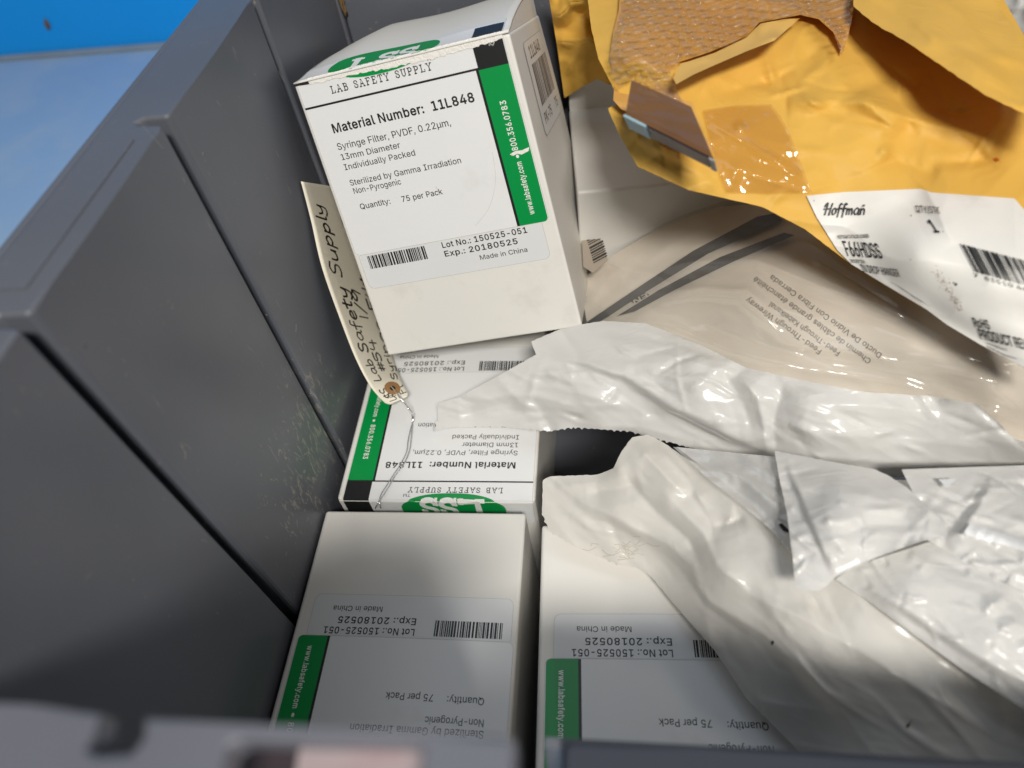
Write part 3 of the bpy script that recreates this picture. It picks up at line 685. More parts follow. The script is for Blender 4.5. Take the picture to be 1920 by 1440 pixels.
def px_poly(pts, z): return [(P(x, y, z)[0], P(x, y, z)[1] if y < 1500 else -.010) for x, y in pts]


fr = px_poly([(-80, 1312), (60, 1323), (188, 1337), (184, 1362), (164, 1404), (182, 1418), (248, 1414), (271, 1384), (272, 1345),
              (420, 1357), (600, 1366), (800, 1375), (962, 1384), (966, 1400), (958, 1520), (800, 1520), (792, 1404), (770, 1396), (452, 1390), (430, 1402), (405, 1520), (-80, 1520)], .300)
add('front_rim', from_bm('front_rim', prism(fr[::-1], .2955, .3005, .0007, 2)), M['rim'], bin_, label='blurred front rim with a slot and a card window')
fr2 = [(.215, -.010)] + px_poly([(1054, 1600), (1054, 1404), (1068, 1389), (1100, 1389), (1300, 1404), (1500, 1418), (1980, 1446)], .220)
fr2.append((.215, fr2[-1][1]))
add('front_rim', from_bm('front_rim', prism(fr2[::-1], .214, .220, .0016, 3)), mat('shaded_lip_plastic', (.028, .032, .045), .4), bin_, label='lower front lip on the right with shade painted into its colour')  # darker copy of the bin plastic, the lip's shade put into its colour
cd = px_poly([(565, 1380), (830, 1392), (830, 1530), (565, 1530)], .285)
wbk = px_poly([(380, 1372), (850, 1388), (850, 1530), (380, 1530)], .283)
add('added_window_plate', from_bm('added_window_plate', prism(wbk, .2825, .283)), mat('window_dark_fill', (.03, .02, .024), .5), bin_)  # added dark plate, stands in for the darkness seen through the window
o = add('window_card', from_bm('window_card', prism(cd, .2845, .285)), M['pink'], bin_)

# brown dried speck and pale scratches on the walls are wear marks
sc = Print()
for (x, y, L, a) in ((345, 338, 9, 1.2), (205, 655, 8, 1.0), (245, 655, 18, 1.1), (232, 676, 8, .9), (237, 702, 9, 1.9), (430, 645, 5, 1), (455, 612, 3, 1),
                     (500, 590, 3, .5), (282, 252, 70, .82), (380, 288, 5, 1.4), (425, 248, 6, 1.3), (545, 283, 5, .5), (520, 305, 9, 2.1), (535, 440, 30, 2.2),
                     (571, 62, 14, 2.0), (570, 85, 5, 2), (610, 85, 18, 1.3), (250, 1087, 4, 1), (318, 1155, 4, 1), (555, 615, 14, 1.6)):
    d = np.array([math.cos(a), math.sin(a)]) * L / 2
    c = np.array([x, y]); sc.stroke([c - d, c + d * .1 + (rnd.uniform(-1, 1), rnd.uniform(-1, 1)), c + d], rnd.uniform(.7, 1.3), 0)
on_wall = lambda x, y, z: np.array([Ppl(a, b, 0, BX + .0004) for a, b in zip(x, y)])
merge(lw, sc.build('scratches', on_wall, M['scratch'], bin_))
bm = bmesh.new(); bmesh.ops.create_icosphere(bm, subdivisions=3, radius=1)
a = np.array([-.1395, .3945, .246])
for v in bm.verts: v.co = Vector((v.co.x * .0012, v.co.y * .0012, v.co.z * .008)) * (1 + .5 * noise.noise(v.co * 3)) + Vector(a) + Vector((.001 * noise.noise(v.co * 2 + Vector((3, 0, 0))), 0, 0))
add('dried_drip', from_bm('dried_drip', bm), M['speck'], bin_, True)

# ------------------------------------------------------------------ cartons
W, H, D = 100., 143., 100.          # millimetres


def label_parts(fn, vmap, lidfn, root):
    """the printed parts of a carton; fn maps (u, v, off mm) on the front to the scene, lidfn does it past the top fold"""
    def both(u, v, z):
        v2 = np.where(v <= H + 1e-6, vmap(np.minimum(v, H)), v)
        q = fn(u, v2, z); k = v > H + 1e-6
        if k.any(): q[k] = lidfn(u[k], v[k] - H, z[k])
        return q
    cut = [((0, H, 0), (0, 1, 0))]
    fine = [((0, H + k, 0), (0, 1, 0)) for k in (1.5, 3, 5, 7, 9, 11, 13, 15, 18)] + [((k, 0, 0), (1, 0, 0)) for k in range(4, 100, 6)]
    p = Print()
    p.rrect(1.35, 61.85, 97.15, 164.15, 2.5, 1, .05); p.rrect(1.5, 62, 97, 164, 2.4, 0, .10)
    p.rect(1.5, 132.35, 82.2, 133.15, 2, .16)
    serif(p, 'LAB SAFETY SUPPLY', (16.3, 136.3), (64, 136.3), 2.7, .42, 2, .16)
    p.text('TM', (62.4, 139.9), (66, 139.9), 1.7, 2, .16)
    p.text('Material Number:  11L848', (11, 121.4), (78.4, 121.4), 3.5, 2, .16, bold=.022, spacing=1.03, base1=True)
    for t, u0, u1, v in (('Syringe Filter, PVDF, 0.22\u00b5m,', 10.4, 65.2, 114.4), ('13mm Diameter', 10.6, 39.7, 109.5), ('Individually Packed', 10.4, 45.4, 104.7),
                         ('Sterilized by Gamma Irradiation', 10.6, 65, 97), ('Non-Pyrogenic', 11, 34.8, 92.9)):
        p.text(t, (u0, v), (u1, v), 2.75, 2, .16, base1=True)
    p.text('Quantity:', (11.6, 84.8), (26.8, 84.8), 2.75, 2, .16, bold=.003); p.text('75 per Pack', (32.6, 84.4), (52.6, 84.4), 2.75, 2, .16, bold=.003)
    lb = p.build('label', both, [M['label'], M['edge'], M['ink']], root, cut + fine + GRID)
    p = Print()
    p.rrect(2.55, 42.9, 93.6, 61.7, 3, 1, .05, (0, 0, 1, 1)); p.rrect(2.7, 43.05, 93.45, 61.7, 2.9, 0, .08, (0, 0, 1, 1))
    p.text('Lot No.: 150525-051', (44.8, 58.0), (86.0, 58.0), 2.9, 2, .14, bold=.014, spacing=1.05)
    p.text('Exp.: 20180525', (44.8, 53.3), (80.4, 53.3), 2.9, 2, .14, bold=.014, spacing=1.05)
    p.text('Made in China', (61.0, 48.4), (83.8, 48.4), 2.4, 2, .14)
    root['front'] = lb.name
    b = p.build('lot_sticker', both, [M['clear'], M['edge'], M['ink']], root, GRID)
    p = Print(); p.bars((6.6, 53.8), (29.6, 0), (0, 7.0), 0, .14, 30, 3)
    p.build('barcode', both, [M['ink']], b, GRID)
    p = Print()
    p.rrect(83.4, 62.0, 96.7, 132.2, 2, 0, .15, (0, 0, 0, 1)); p.rect(82.2, 62.0, 83.4, 133.15, 1, .15); p.rect(83.4, 132.2, 96.7, 157, 1, .15)
    p.text('www.labsafety.com', (91.4, 66.5), (91.4, 92.2), 2.5, 2, .2, bold=.012, spacing=1.06)
    p.text('\u2022', (91.4, 94.0), (91.4, 95.6), 2.6, 2, .2, bold=.03)
    p.text('800.356.0783', (91.4, 97.6), (91.4, 119.4), 2.6, 2, .2, bold=.012, spacing=1.06)
    p.build('green_band', both, [M['green'], M['ink'], M['white']], root, cut + fine[:9] + GRID)
    p = Print()
    cu, cv, ru, rv = 41.5, 151.2, 26.5, 11.8
    p.poly([(cu + ru * math.copysign(abs(math.cos(a)) ** .85, math.cos(a)), cv + rv * math.copysign(abs(math.sin(a)) ** .85, math.sin(a)))
            for a in [2 * math.pi * i / 48 for i in range(48)]], 0, .15)
    for k, st in enumerate(([(28.6, 155.6), (28.6, 144.2), (37.2, 144.2)], [(26.2, 155.2), (31., 155.2)], [(25.6, 143.6), (29, 143.6)], [(36.6, 143.0), (36.6, 145.6)])):
        p.stroke(st, 3.5 if k < 1 else 2.0, 1, .2 + .006 * k)
    for k, u in enumerate((43.6, 53.2)):
        pth = smooth_path([(u + 3.1, 152.6), (u + 2.2, 154.9), (u, 155.5), (u - 2.6, 154.6), (u - 3., 152.2), (u - 1.4, 150.3), (u + 1.6, 148.9), (u + 3.2, 146.9), (u + 2.6, 144.3), (u, 143.2), (u - 2.4, 143.9), (u - 3.3, 146.1)], 4)
        p.stroke(pth, 2.9, 1, .2); p.stroke([(u + 3.9, 151.4), (u + 3.9, 156.2)], 1.4, 1, .21); p.stroke([(u - 4.0, 142.5), (u - 4.0, 147.2)], 1.4, 1, .21)
    p.build('logo', both, [M['green'], M['white']], root, cut + fine + GRID)
    return both


def box_bm(a, b, bev, cuts=6):
    bm = bmesh.new(); bm_box(bm, a, b, bev, 3); return bm


lying = 'cartons lying flat in the bin'
KW = dict(label='white carton lying flat on the bin floor', cat='carton')


def bulge(u, v): return .9 * np.sin(np.pi * np.clip(u / W, 0, 1)) * np.sin(np.pi * np.clip(v / H, 0, 1))


GRID = [((k, 0, 0), (1, 0, 0)) for k in range(8, 100, 7)] + [((0, k, 0), (0, 1, 0)) for k in range(6, 143, 7)]


def lying_carton(label):
    root = empty('carton', (0, 0, 0), label, 'carton', lying)
    bm = bmesh.new(); bm_box(bm, (0, 0, -.1), (.1, .143, 0), .0015, 3)
    bmesh.ops.subdivide_edges(bm, edges=[e for e in bm.edges if e.calc_length() > .05], cuts=13, use_grid_fill=True)
    for v in bm.verts:
        if v.co.z > -.0002: v.co.z += float(bulge(v.co.x * 1000, v.co.y * 1000)) * .001
        elif -.099 < v.co.z < -.001:
            k = .0006 * math.sin(math.pi * -v.co.z / .1)
            if v.co.x < .0003: v.co.x -= k * math.sin(math.pi * v.co.y / .143)
            if v.co.x > .0997: v.co.x += k * math.sin(math.pi * v.co.y / .143)
    add('body', from_bm('body', bm), M['card'], root, False)
    bm = bmesh.new(); bm_box(bm, (.001, .1431, -.099), (.099, .1437, -.0008), .0002, 1)
    add('lid', from_bm('lid', bm), M['card'], root)
    label_parts(lambda u, v, z: np.c_[u, v, z + .03 + bulge(u, v)] * .001, lambda v: v,
                lambda u, t, z: np.c_[u, np.full(len(u), H + .72) + z, -t] * .001, root)
    return root


def place(root, org, yaw):
    # local x to the left of the photo, y towards the viewer, z up
    root.matrix_world = Matrix.Translation(org) @ Matrix.Rotation(math.pi + yaw, 4, 'Z')


def copy_tree(o, parent=None):
    c = o.copy(); COL.objects.link(c); c.parent = parent
    for ch in list(o.children): copy_tree(ch, c)
    return c


cA = lying_carton('front left white carton lying flat with its green band along the bin side wall')
cB = copy_tree(cA); cB['label'] = 'white carton lying flat in front, partly covered by the large cream bag'
cC = copy_tree(cA); cC['label'] = 'white carton lying flat under the leaning carton and crossed by the tag wire'
place(cA, (-.0388, .1656, .1), 0)
place(cB, (.0690, .1618, .1), math.radians(1.4))
place(cC, (-.0347, .1722 + .143, .1), 0)

# the upright carton, leaning back on the bin's back wall and slightly crushed out of square
q = [np.array(v) for v in ([-.1136, .2412, .1296], [-.0113, .2429, .1467], [-.037, .2888, .2699], [-.1333, .2877, .2552])]
Nin = np.array([.0416, .9392, -.3409]); Upv = (q[3] - q[0] + q[2] - q[1]); Upv /= np.linalg.norm(Upv)


def front1(u, v, z):
    u, v, z = (np.asarray(t, float) for t in (u, v, z))
    a, b = (u / W)[:, None], (v / H)[:, None]
    return (1 - a) * (1 - b) * q[0] + a * (1 - b) * q[1] + a * b * q[2] + (1 - a) * b * q[3] - Nin * z[:, None] * .001


up1 = empty('carton', tuple((q[0] + q[1]) / 2 + Nin * .05), 'white carton leaning upright with torn top fold and a barcode sticker on its side', 'carton')
bm = bmesh.new(); bm_box(bm, (0, 0, -D), (W, H, 0), 1.1, 3)
bmesh.ops.subdivide_edges(bm, edges=[e for e in bm.edges if e.calc_length() > 50], cuts=5, use_grid_fill=True)
c = np.array([v.co[:] for v in bm.verts])
dent = np.array([.9 * noise.noise(Vector(t) * .03) for t in c])
pp = front1(c[:, 0], c[:, 1], c[:, 2]) + Nin * (np.where(c[:, 2] > -.5, np.maximum(dent, 0), 0))[:, None] * 0
pp[:, 0] += .0022 * np.sin(np.clip(c[:, 1] / H, 0, 1) * math.pi) * (-c[:, 2] / D)
for v, p_ in zip(bm.verts, pp): v.co = p_
add('body', from_bm('body', bm), M['card'], up1)
phi = math.radians(6.5)
Ld = Nin * math.cos(phi) + Upv * math.sin(phi); Ln = Upv * math.cos(phi) - Nin * math.sin(phi)


def lid1(u, t, z):
    u, t, z = (np.asarray(k, float) for k in (u, t, z))
    e = front1(u, np.full(len(u), H), np.zeros(len(u)))
    bow = 2.2 * np.sin(np.clip(t / 100, 0, 1) * math.pi) + .6 * np.sin(u * .09)
    sag = -3.0 * np.clip(1 - u / 20, 0, 1) * np.clip(t / 60, 0, 1)
    return e + Ld * (t * .001)[:, None] + Ln * ((z + .95 + bow * np.clip(t / 15, 0, 1) + sag) * .001)[:, None]


gu, gt = np.meshgrid(np.linspace(.3, 99.7, 25), np.linspace(-.4, 99, 25)); gu, gt = gu.ravel(), gt.ravel()
top = lid1(gu, gt, np.zeros(len(gu))); bot = lid1(gu, gt, np.full(len(gu), -.7)); K = 25
f = []
for i in range(K - 1):
    for j in range(K - 1):
        a = i * K + j; f += [[a, a + 1, a + K + 1, a + K], [a + 625, a + K + 625, a + K + 626, a + 626]]
ring = list(range(K)) + [K * i + K - 1 for i in range(1, K)] + [K * (K - 1) + j for j in range(K - 2, -1, -1)] + [K * i for i in range(K - 2, 0, -1)]
f += [[ring[i], ring[i - 1], ring[i - 1] + 625, ring[i] + 625] for i in range(len(ring))]
lid = add('lid', mesh('lid', np.r_[top, bot], f), M['card'], up1, True, 'lifted lid with a torn front fold')
# dust flaps under the raised lid
for u0, u1 in ((.6, 1.2), (98.8, 99.4)):
    v_ = []
    for t in np.linspace(1, 98, 12):
        for u in (u0, u1):
            v_.append(front1([u], [H], [0])[0] + Nin * t * .001)
            v_.append(lid1([u], [t], [-.75])[0])
    f_ = []
    for i in range(11):
        a = i * 4; f_ += [[a, a + 1, a + 5, a + 4], [a + 2, a + 6, a + 7, a + 3], [a + 1, a + 3, a + 7, a + 5]]
    add('dust_flap', mesh('dust_flap', v_, f_), M['card'], up1)
vm1 = lambda v: np.where(v < 115, v - 3.0, np.where(v < 138, v - 3.0 * (138 - v) / 23, v))
label_parts(front1, vm1, lambda u, t, z: lid1(u, t, z), up1)
# torn fold: fibre strip with ragged edges, and a black sliver painting the slot's shade at the left end
p = Print()
r2 = random.Random(4); N_ = 90
lo = [H - 1.0 - 2.2 * max(0, math.sin((i / N_ - .25) * 4.2)) * (.5 + .6 * abs(noise.noise(Vector((i * .23, 0, 1))))) - .7 * r2.random() for i in range(N_ + 1)]
hi = [H + .6 + 1.3 * abs(noise.noise(Vector((i * .31, 4, 1)))) + .5 * r2.random() + (1.2 if .2 < i / N_ < .6 else 0) for i in range(N_ + 1)]
for i in range(N_):
    u0, u1 = 7 + 90 * i / N_, 7 + 90 * (i + 1) / N_
    p.poly([(u0, lo[i]), (u1, lo[i + 1]), (u1, H), (u0, H)], 0, .32)
    p.poly([(u0, H), (u1, H), (u1, hi[i + 1]), (u0, hi[i])], 0, .32)
both1 = lambda u, v, z: np.where((v > H + 1e-6)[:, None], lid1(u, v - H, z), front1(u, np.minimum(v, H), z))
p.build('torn_fold', both1, [M['torn']], up1)
p = Print(); p.poly([(-.2, H - .3), (7.6, H - .9), (7.4, H + .35), (-.2, H + .8)], 0, .45)  # shade of the slot painted as a black sliver, nothing is cut open
p.build('slot', lambda u, v, z: front1(u, v, z), [M['dark']], up1)
# sticker on the right-hand side
sd = lambda u, v, z: front1(np.full(len(u), W), v, -u) + np.c_[np.full(len(u), .0003) + z * .001, np.zeros(len(u)), np.zeros(len(u))] + \
    np.c_[.0022 * np.sin(np.clip(v / H, 0, 1) * math.pi) * (u / D), np.zeros((len(u), 2))]
p = Print(); p.rrect(24.7, 92.7, 88.3, 136.3, 4, 1, .0, k=3); p.rrect(25, 93, 88, 136, 4, 0, .05, k=3)
p.text('11L848', (36, 128), (72, 128), 5.5, 2, .12, bold=.01); p.bars((34, 106), (50, 0), (0, 19.5), 2, .12, 17, 9); p.text('PK-75', (33, 97.5), (58, 97.5), 5, 2, .12, bold=.01)
p.text('75', (74, 97.5), (83, 97.5), 5, 2, .12)
p.build('side_sticker', sd, [M['label'], M['edge'], mat('brown_grey_print', (.14, .11, .10), .5)], up1, [((k * 10., 0, 0), (1, 0, 0)) for k in range(3, 9)] + [((0, k * 10., 0), (0, 1, 0)) for k in range(9, 15)])
# scuffs on the front print
p = Print()
p.poly([(87.2, 96.4), (90, 97.4), (93, 97.1), (96.5, 97.9), (95.8, 96.2), (92.4, 95.2), (90.6, 96.0), (88.4, 95.4)], 0, .26)
for i in range(5): p.stroke([(90.5 + i * .5, 138.5 + r2.random() * 2), (91 + i * .5, 139.8 + r2.random() * 2)], .18, 0, .26)
p.stroke([(50.4, 88.6), (50.8, 85.6), (51.2, 84.6)], .25, 1, .26)
p.stroke(smooth_path([(63, 66), (72, 74), (78, 86), (80, 99)], 6), .12, 1, .26)
merge(bpy.data.objects[up1['front']], p.build('scuffs', lambda u, v, z: front1(u, vm1(v), z), [M['torn'], M['smudge']], up1)); del up1['front']; [o_.pop('front', 0) for o_ in (cA, cB, cC)]

# carton behind the mailer
ob = bmesh.new(); bm_box(ob, (0, 0, .0), (.13, .080, .181), .0015, 3); bm_box(ob, (.0005, .0792, .1805), (.1295, .0799, .218), .0003, 1)
o = add('carton', from_bm('carton', ob), M['card']); o.location = (-.0135, .304, .0); o.rotation_euler = (0, 0, math.radians(4.5))
tag(o, 'plain unprinted white carton half hidden behind the open yellow mailer', 'carton')

# ------------------------------------------------------------------ wire tag
rows = [((564, 340), -.1388, (640, 352), -.1398), ((583, 413), -.1380, (670, 440), -.1394), ((604, 503), -.1362, (700, 540), -.1370), ((639, 602), -.133, (722, 610), -.1300),
        ((668, 675), -.1285, (738, 672), -.1215), ((697, 728), -.1210, (752, 712), -.1115), ((727, 761), -.1150, (768, 742), -.1040)]
TL = np.array([Ppl(*r[0], 0, r[1]) for r in rows]); TR = np.array([Ppl(*r[2], 0, r[3]) for r in rows])


def interp(A, t):
    t = np.clip(np.asarray(t, float), 0, 1) * (len(A) - 1); i = np.minimum(t.astype(int), len(A) - 2); f = (t - i)[:, None]
    p0, p1, p2, p3 = A[np.maximum(i - 1, 0)], A[i], A[i + 1], A[np.minimum(i + 2, len(A) - 1)]
    return .5 * (2 * p1 + (p2 - p0) * f + (2 * p0 - 5 * p1 + 4 * p2 - p3) * f * f + (3 * p1 - p0 - 3 * p2 + p3) * f ** 3)


def tagpos(b, a, off):      # b across from the left edge, a along from the top end
    b = np.asarray(b, float)[:, None]
    L, Rr = interp(TL, a), interp(TR, a)
    p = L * (1 - b) + Rr * b
    d = CAM - p; d /= np.linalg.norm(d, axis=1)[:, None]
    return p + d * np.asarray(off, float).reshape(-1, 1)


tg = empty('wire_tag', tuple(tagpos([.5], [.5], [0])[0]), 'cream manila tag with black handwriting between the leaning carton and bin wall', 'tag')
ga, gb = np.meshgrid(np.linspace(0, 1, 49), np.linspace(0, 1, 13), indexing='ij'); ga, gb = ga.ravel(), gb.ravel()
corner = np.clip((ga - .965) / .035, 0, 1)
gb2 = np.where(corner > 0, .5 + (gb - .5) * (1 - .25 * corner), gb)
ft, bk = tagpos(gb2, ga, np.zeros(len(ga))), tagpos(gb2, ga, np.full(len(ga), -.0004)); f = []
for i in range(48):
    for j in range(12):
        a = i * 13 + j; f += [[a, a + 1, a + 14, a + 13], [a + 637, a + 650, a + 651, a + 638]]
ring = list(range(13)) + [13 * i + 12 for i in range(1, 49)] + [48 * 13 + j for j in range(11, -1, -1)] + [13 * i for i in range(47, 0, -1)]
f += [[ring[i], ring[i - 1], ring[i - 1] + 637, ring[i] + 637] for i in range(len(ring))]
add('card', mesh('card', np.r_[ft, bk], f), M['manila'], tg, True)
p = Print()      # canvas: 20 across, 100 along (0 top); writing runs upward
hand(p, 'Lab Safety Supply', (7.8, 80), (6.6, 9), 4.0, .66, 0, seed=3, up=(-1, 0), jit=.05)
hand(p, 'LSS', (9.5, 97), (8.5, 85), 5.5, .8, 0, seed=8, up=(-1, 0))
hand(p, '#54  1/9', (13.2, 74), (12.2, 36), 3.8, .66, 0, seed=5, up=(-1, 0))
hand(p, 'Syringe Filter S', (18.4, 82), (17.6, 10), 3.6, .7, 0, seed=6, up=(-1, 0))
for k in range(3): p.stroke([(2.8 + 1.6 * k, 91 + 1.2 * k), (8.5 + 1.2 * k, 90.5 + 1.5 * k)], .55, 0)
hand(p, 'Fl', (19, 95), (19, 87), 4.5, .7, 0, seed=9, up=(-1, 0))
p.build('handwriting', lambda x, y, z: tagpos(x / 20, y / 100, np.full(len(x), .00015) + z), [M['marker']], tg)
p = Print()
ec = (.60, .875)
ring_ = lambda rx, ry: [(ec[0] + rx * math.cos(t), ec[1] + ry * math.sin(t)) for t in np.linspace(0, 2 * math.pi, 33)[:-1]]
A_, B_ = ring_(.26, .052), ring_(.095, .018)
for i in range(32): p.poly([A_[i], A_[i - 1], B_[i - 1], B_[i]], 0)
p.poly(B_, 1, .00003)
p.build('eyelet', lambda x, y, z: tagpos(x, y, np.full(len(x), .0003) + z), [M['kraft'], M['dark']], tg)
wz = lambda pts: [P(x, y, z) for x, y, z in pts]
tube('wire', smooth_path(wz([(733, 724, .1165), (741, 734, .1155), (752, 748, .114), (764, 762, .1115), (772, 774, .1085), (773, 792, .1045), (771, 822, .1028), (767, 848, .1022),
                            (756, 872, .1022), (741, 892, .1022), (727, 916, .1022), (715, 934, .1025), (708, 944, .1025), (704, 953, .098)]), 5), .00030, M['wire'], tg)
tube('wire', smooth_path(wz([(737, 728, .116), (746, 739, .1157), (756, 751, .1147), (768, 768, .112), (775, 782, .1065), (771, 800, .1042), (765, 826, .103), (762, 848, .1022),
                            (750, 872, .1024), (736, 893, .1024), (724, 912, .1025), (713, 930, .1028), (712, 945, .1025), (714, 953, .097)]), 5), .00026, M['wire'], tg)
tube('wire', smooth_path(wz([(742, 734, .1165), (748, 744, .1165), (760, 757, .114), (766, 766, .114), (772, 777, .1085)]), 6), .00025, M['wire'], tg)

# ------------------------------------------------------------------ large cream bag low on the right
cream = empty('poly_bag', tuple(P(1400, 1150, .105)), 'large cream plastic bag lying lowest, its sealed corner over the front carton', 'bag')
c2 = [(1020, 900, .119), (1018, 968, .1135), (1090, 1030, .1115), (1230, 1060, .114), (1163, 850, .137), (1215, 815, .138), (1300, 880, .140), (1440, 985, .146), (1120, 890, .127),
      (1150, 950, .130), (1250, 980, .136), (1350, 1080, .1415), (1500, 1150, .152), (1265, 1135, .111), (1340, 1220, .111), (1400, 1310, .1105), (1530, 1440, .110), (1400, 1180, .130),
      (1500, 1300, .128), (1560, 1240, .148), (1700, 1300, .150), (1900, 1400, .146), (1620, 1440, .130), (1600, 1000, .152), (1700, 1100, .156), (1920, 1200, .155), (1960, 1500, .14), (1590, 1500, .118), (1960, 950, .145)]
s2 = Sheet([(1018, 900), (1032, 893), (1120, 890), (1150, 878), (1163, 850), (1185, 820), (1215, 815), (1245, 830), (1290, 862), (1400, 900), (1700, 900), (1990, 950), (1990, 1520), (1610, 1520),
            (1530, 1440), (1470, 1380), (1400, 1310), (1340, 1220), (1270, 1140), (1222, 1082), (1200, 1066), (1160, 1059), (1090, 1030), (1030, 995), (1016, 960)], c2,
           creases=[([(1035, 905), (1110, 948), (1180, 985), (1250, 1020), (1300, 1060), (1310, 1100), (1333, 1129), (1435, 1191), (1498, 1244), (1551, 1302), (1604, 1373), (1660, 1440)], 'ridge', 2.6, 9),
                    ([(1040, 930), (1110, 965), (1180, 1003), (1245, 1040), (1290, 1085), (1320, 1135), (1420, 1205), (1485, 1260), (1540, 1320), (1590, 1385), (1640, 1450)], 'ridge', -2.6, 12),
                    ([(1185, 822), (1200, 880), (1260, 940), (1320, 1000), (1345, 1060), (1418, 1120), (1507, 1160), (1604, 1215), (1720, 1290), (1900, 1400)], 'ridge', 3.5, 20),
                    ([(1160, 880), (1230, 960), (1290, 1010), (1320, 1075)], 'ridge', -4.0, 16), ([(1290, 860), (1300, 930), (1330, 980), (1345, 1050)], 'ridge', -2.5, 14),
                    ([(1190, 830), (1260, 905), (1290, 930)], 'ridge', 3.0, 9), ([(1225, 830), (1290, 900), (1330, 960)], 'ridge', 2.6, 8), ([(1040, 912), (1120, 905), (1190, 893)], 'ridge', 1.8, 8),
                    ([(1100, 925), (1160, 915), (1200, 905)], 'ridge', -2.4, 10), ([(1370, 975), (1350, 985), (1400, 968)], 'ridge', -2.5, 9),
                    ([(1360, 1090), (1480, 1120), (1600, 1160)], 'ridge', -1.3, 20), ([(1400, 1310), (1520, 1330), (1600, 1340)], 'ridge', 1.2, 12),
                    ([(1320, 1150), (1335, 1215), (1332, 1290)], 'ridge', 1.2, 8)] + folds(15, 80, (1060, 850, 1900, 1430), .78, .3, (80, 300), (.3, 1.1), (7, 24)) + folds(16, 16, (1030, 900, 1300, 1090), .55, .3, (70, 160), (.5, 1.3), (8, 20)) + folds(17, 14, (1200, 850, 1800, 1350), .85, .25, (250, 480), (1.0, 2.4), (28, 60)),
           crumples=[(3, 70, .6, 2.6, .5), (4, 24, .5, 3.0, .15), (6, 150, .75, 3., 1.2)], step=4.5, thick=.012, edge=60, teeth=[(21, 24)], wob=.5)
s2o = s2.build('film', M['polyc'], cream)
# scarred heat-seal patch and a dark fleck
p = Print()
for i in range(26):
    a = np.array([1165 + rnd.gauss(0, 22), 1034 + rnd.gauss(0, 11)]); d = np.array([rnd.gauss(9, 4), rnd.gauss(4, 5)])
    p.stroke(smooth_path([a - d, a + (rnd.gauss(0, 4), rnd.gauss(0, 4)), a + d], 3), rnd.uniform(1., 2.4), 0)
p.build('seal_scar', lambda x, y, z: s2.pos(x, y, .0005), [mat('grey_beige_scar', (.58, .56, .50), .3)], cream)
p = Print(); p.poly([(1445, 1205), (1449, 1201), (1451, 1206), (1447, 1211)], 0); p.poly([(1698, 1362), (1704, 1355), (1706, 1359), (1701, 1366)], 0); p.stroke([(1703, 1357), (1709, 1351)], 1.3, 0)
merge(s2o, p.build('fleck', lambda x, y, z: s2.pos(x, y, .0006), [M['dark']], cream))

# ------------------------------------------------------------------ right-hand bags
rb = empty('poly_bag', tuple(P(1780, 1180, .15)), 'flat white plastic bag with a thick folded edge, lying on the cream bag', 'bag')
s3 = Sheet([(1566, 1086), (1600, 1062), (1742, 1016), (1800, 1045), (1990, 1130), (1990, 1366), (1920, 1329), (1809, 1258), (1720, 1195), (1631, 1129)],
           [(1569, 1084, .160), (1631, 1129, .161), (1720, 1195, .162), (1809, 1258, .163), (1920, 1329, .163), (1742, 1022, .168), (1960, 1120, .170), (1700, 1110, .1705), (1850, 1210, .172), (1960, 1300, .169)],
           creases=[([(1600, 1085), (1680, 1130), (1760, 1185), (1850, 1240), (1960, 1300)], 'ridge', 2.2, 9), ([(1640, 1118), (1720, 1172), (1810, 1234), (1940, 1318)], 'ridge', -1.6, 9),
                    ([(1700, 1040), (1735, 1055), (1720, 1075)], 'ridge', 1.2, 7), ([(1840, 1150), (1880, 1120), (1890, 1135)], 'ridge', 1.4, 7), ([(1870, 1180), (1900, 1170), (1885, 1190)], 'ridge', 1.4, 6)] + folds(25, 55, (1600, 1030, 1940, 1340), .6, .5, (30, 130), (.3, 1.1), (5, 13)),
           crumples=[(11, 50, .6, 2.8, .5), (12, 18, .5, 2.5, .15)], step=4.5, thick=.010, edge=14)
s3.build('film', M['poly'], rb)
rb2 = empty('poly_bag', tuple(P(1840, 980, .15)), 'creased white plastic bag under the clear bag with a folded paper strip', 'bag')
s6 = Sheet([(1690, 880), (1990, 870), (1990, 1135), (1920, 1110), (1850, 1075), (1800, 1050), (1735, 1010), (1725, 950)],
           [(1690, 890, .163), (1960, 880, .160), (1960, 1120, .172), (1800, 1050, .169), (1735, 1010, .1675), (1850, 980, .171)],
           creases=[([(1870, 895), (1840, 945), (1800, 1000), (1770, 1010)], 'ridge', 3.0, 9), ([(1850, 900), (1822, 945), (1780, 990)], 'ridge', -2.5, 9), ([(1800, 985), (1860, 1000), (1960, 1030)], 'step', 2.5, 30),
                    ([(1770, 1015), (1850, 1052), (1960, 1100)], 'ridge', 1.6, 8)] + folds(35, 60, (1700, 890, 1940, 1110), .3, .7, (30, 120), (.4, 1.5), (5, 13)), crumples=[(21, 44, .5, 2.2, .8)], step=4.5, thick=.006, edge=10)
s6.build('film', M['poly'], rb2)
ps = Sheet([(1818, 982), (1960, 1022), (1960, 1044), (1805, 1002)], lambda x, y: s6.z(x, y) + .0025, step=7, thick=.001, edge=6)
ps.build('paper_strip', M['label'], rb2)
p = Print(); p.poly([(1757, 903), (1790, 902), (1772, 920)], 0)
p.build('paper_corner', lambda x, y, z: s6.pos(x, y, .003), [M['label']], rb2)

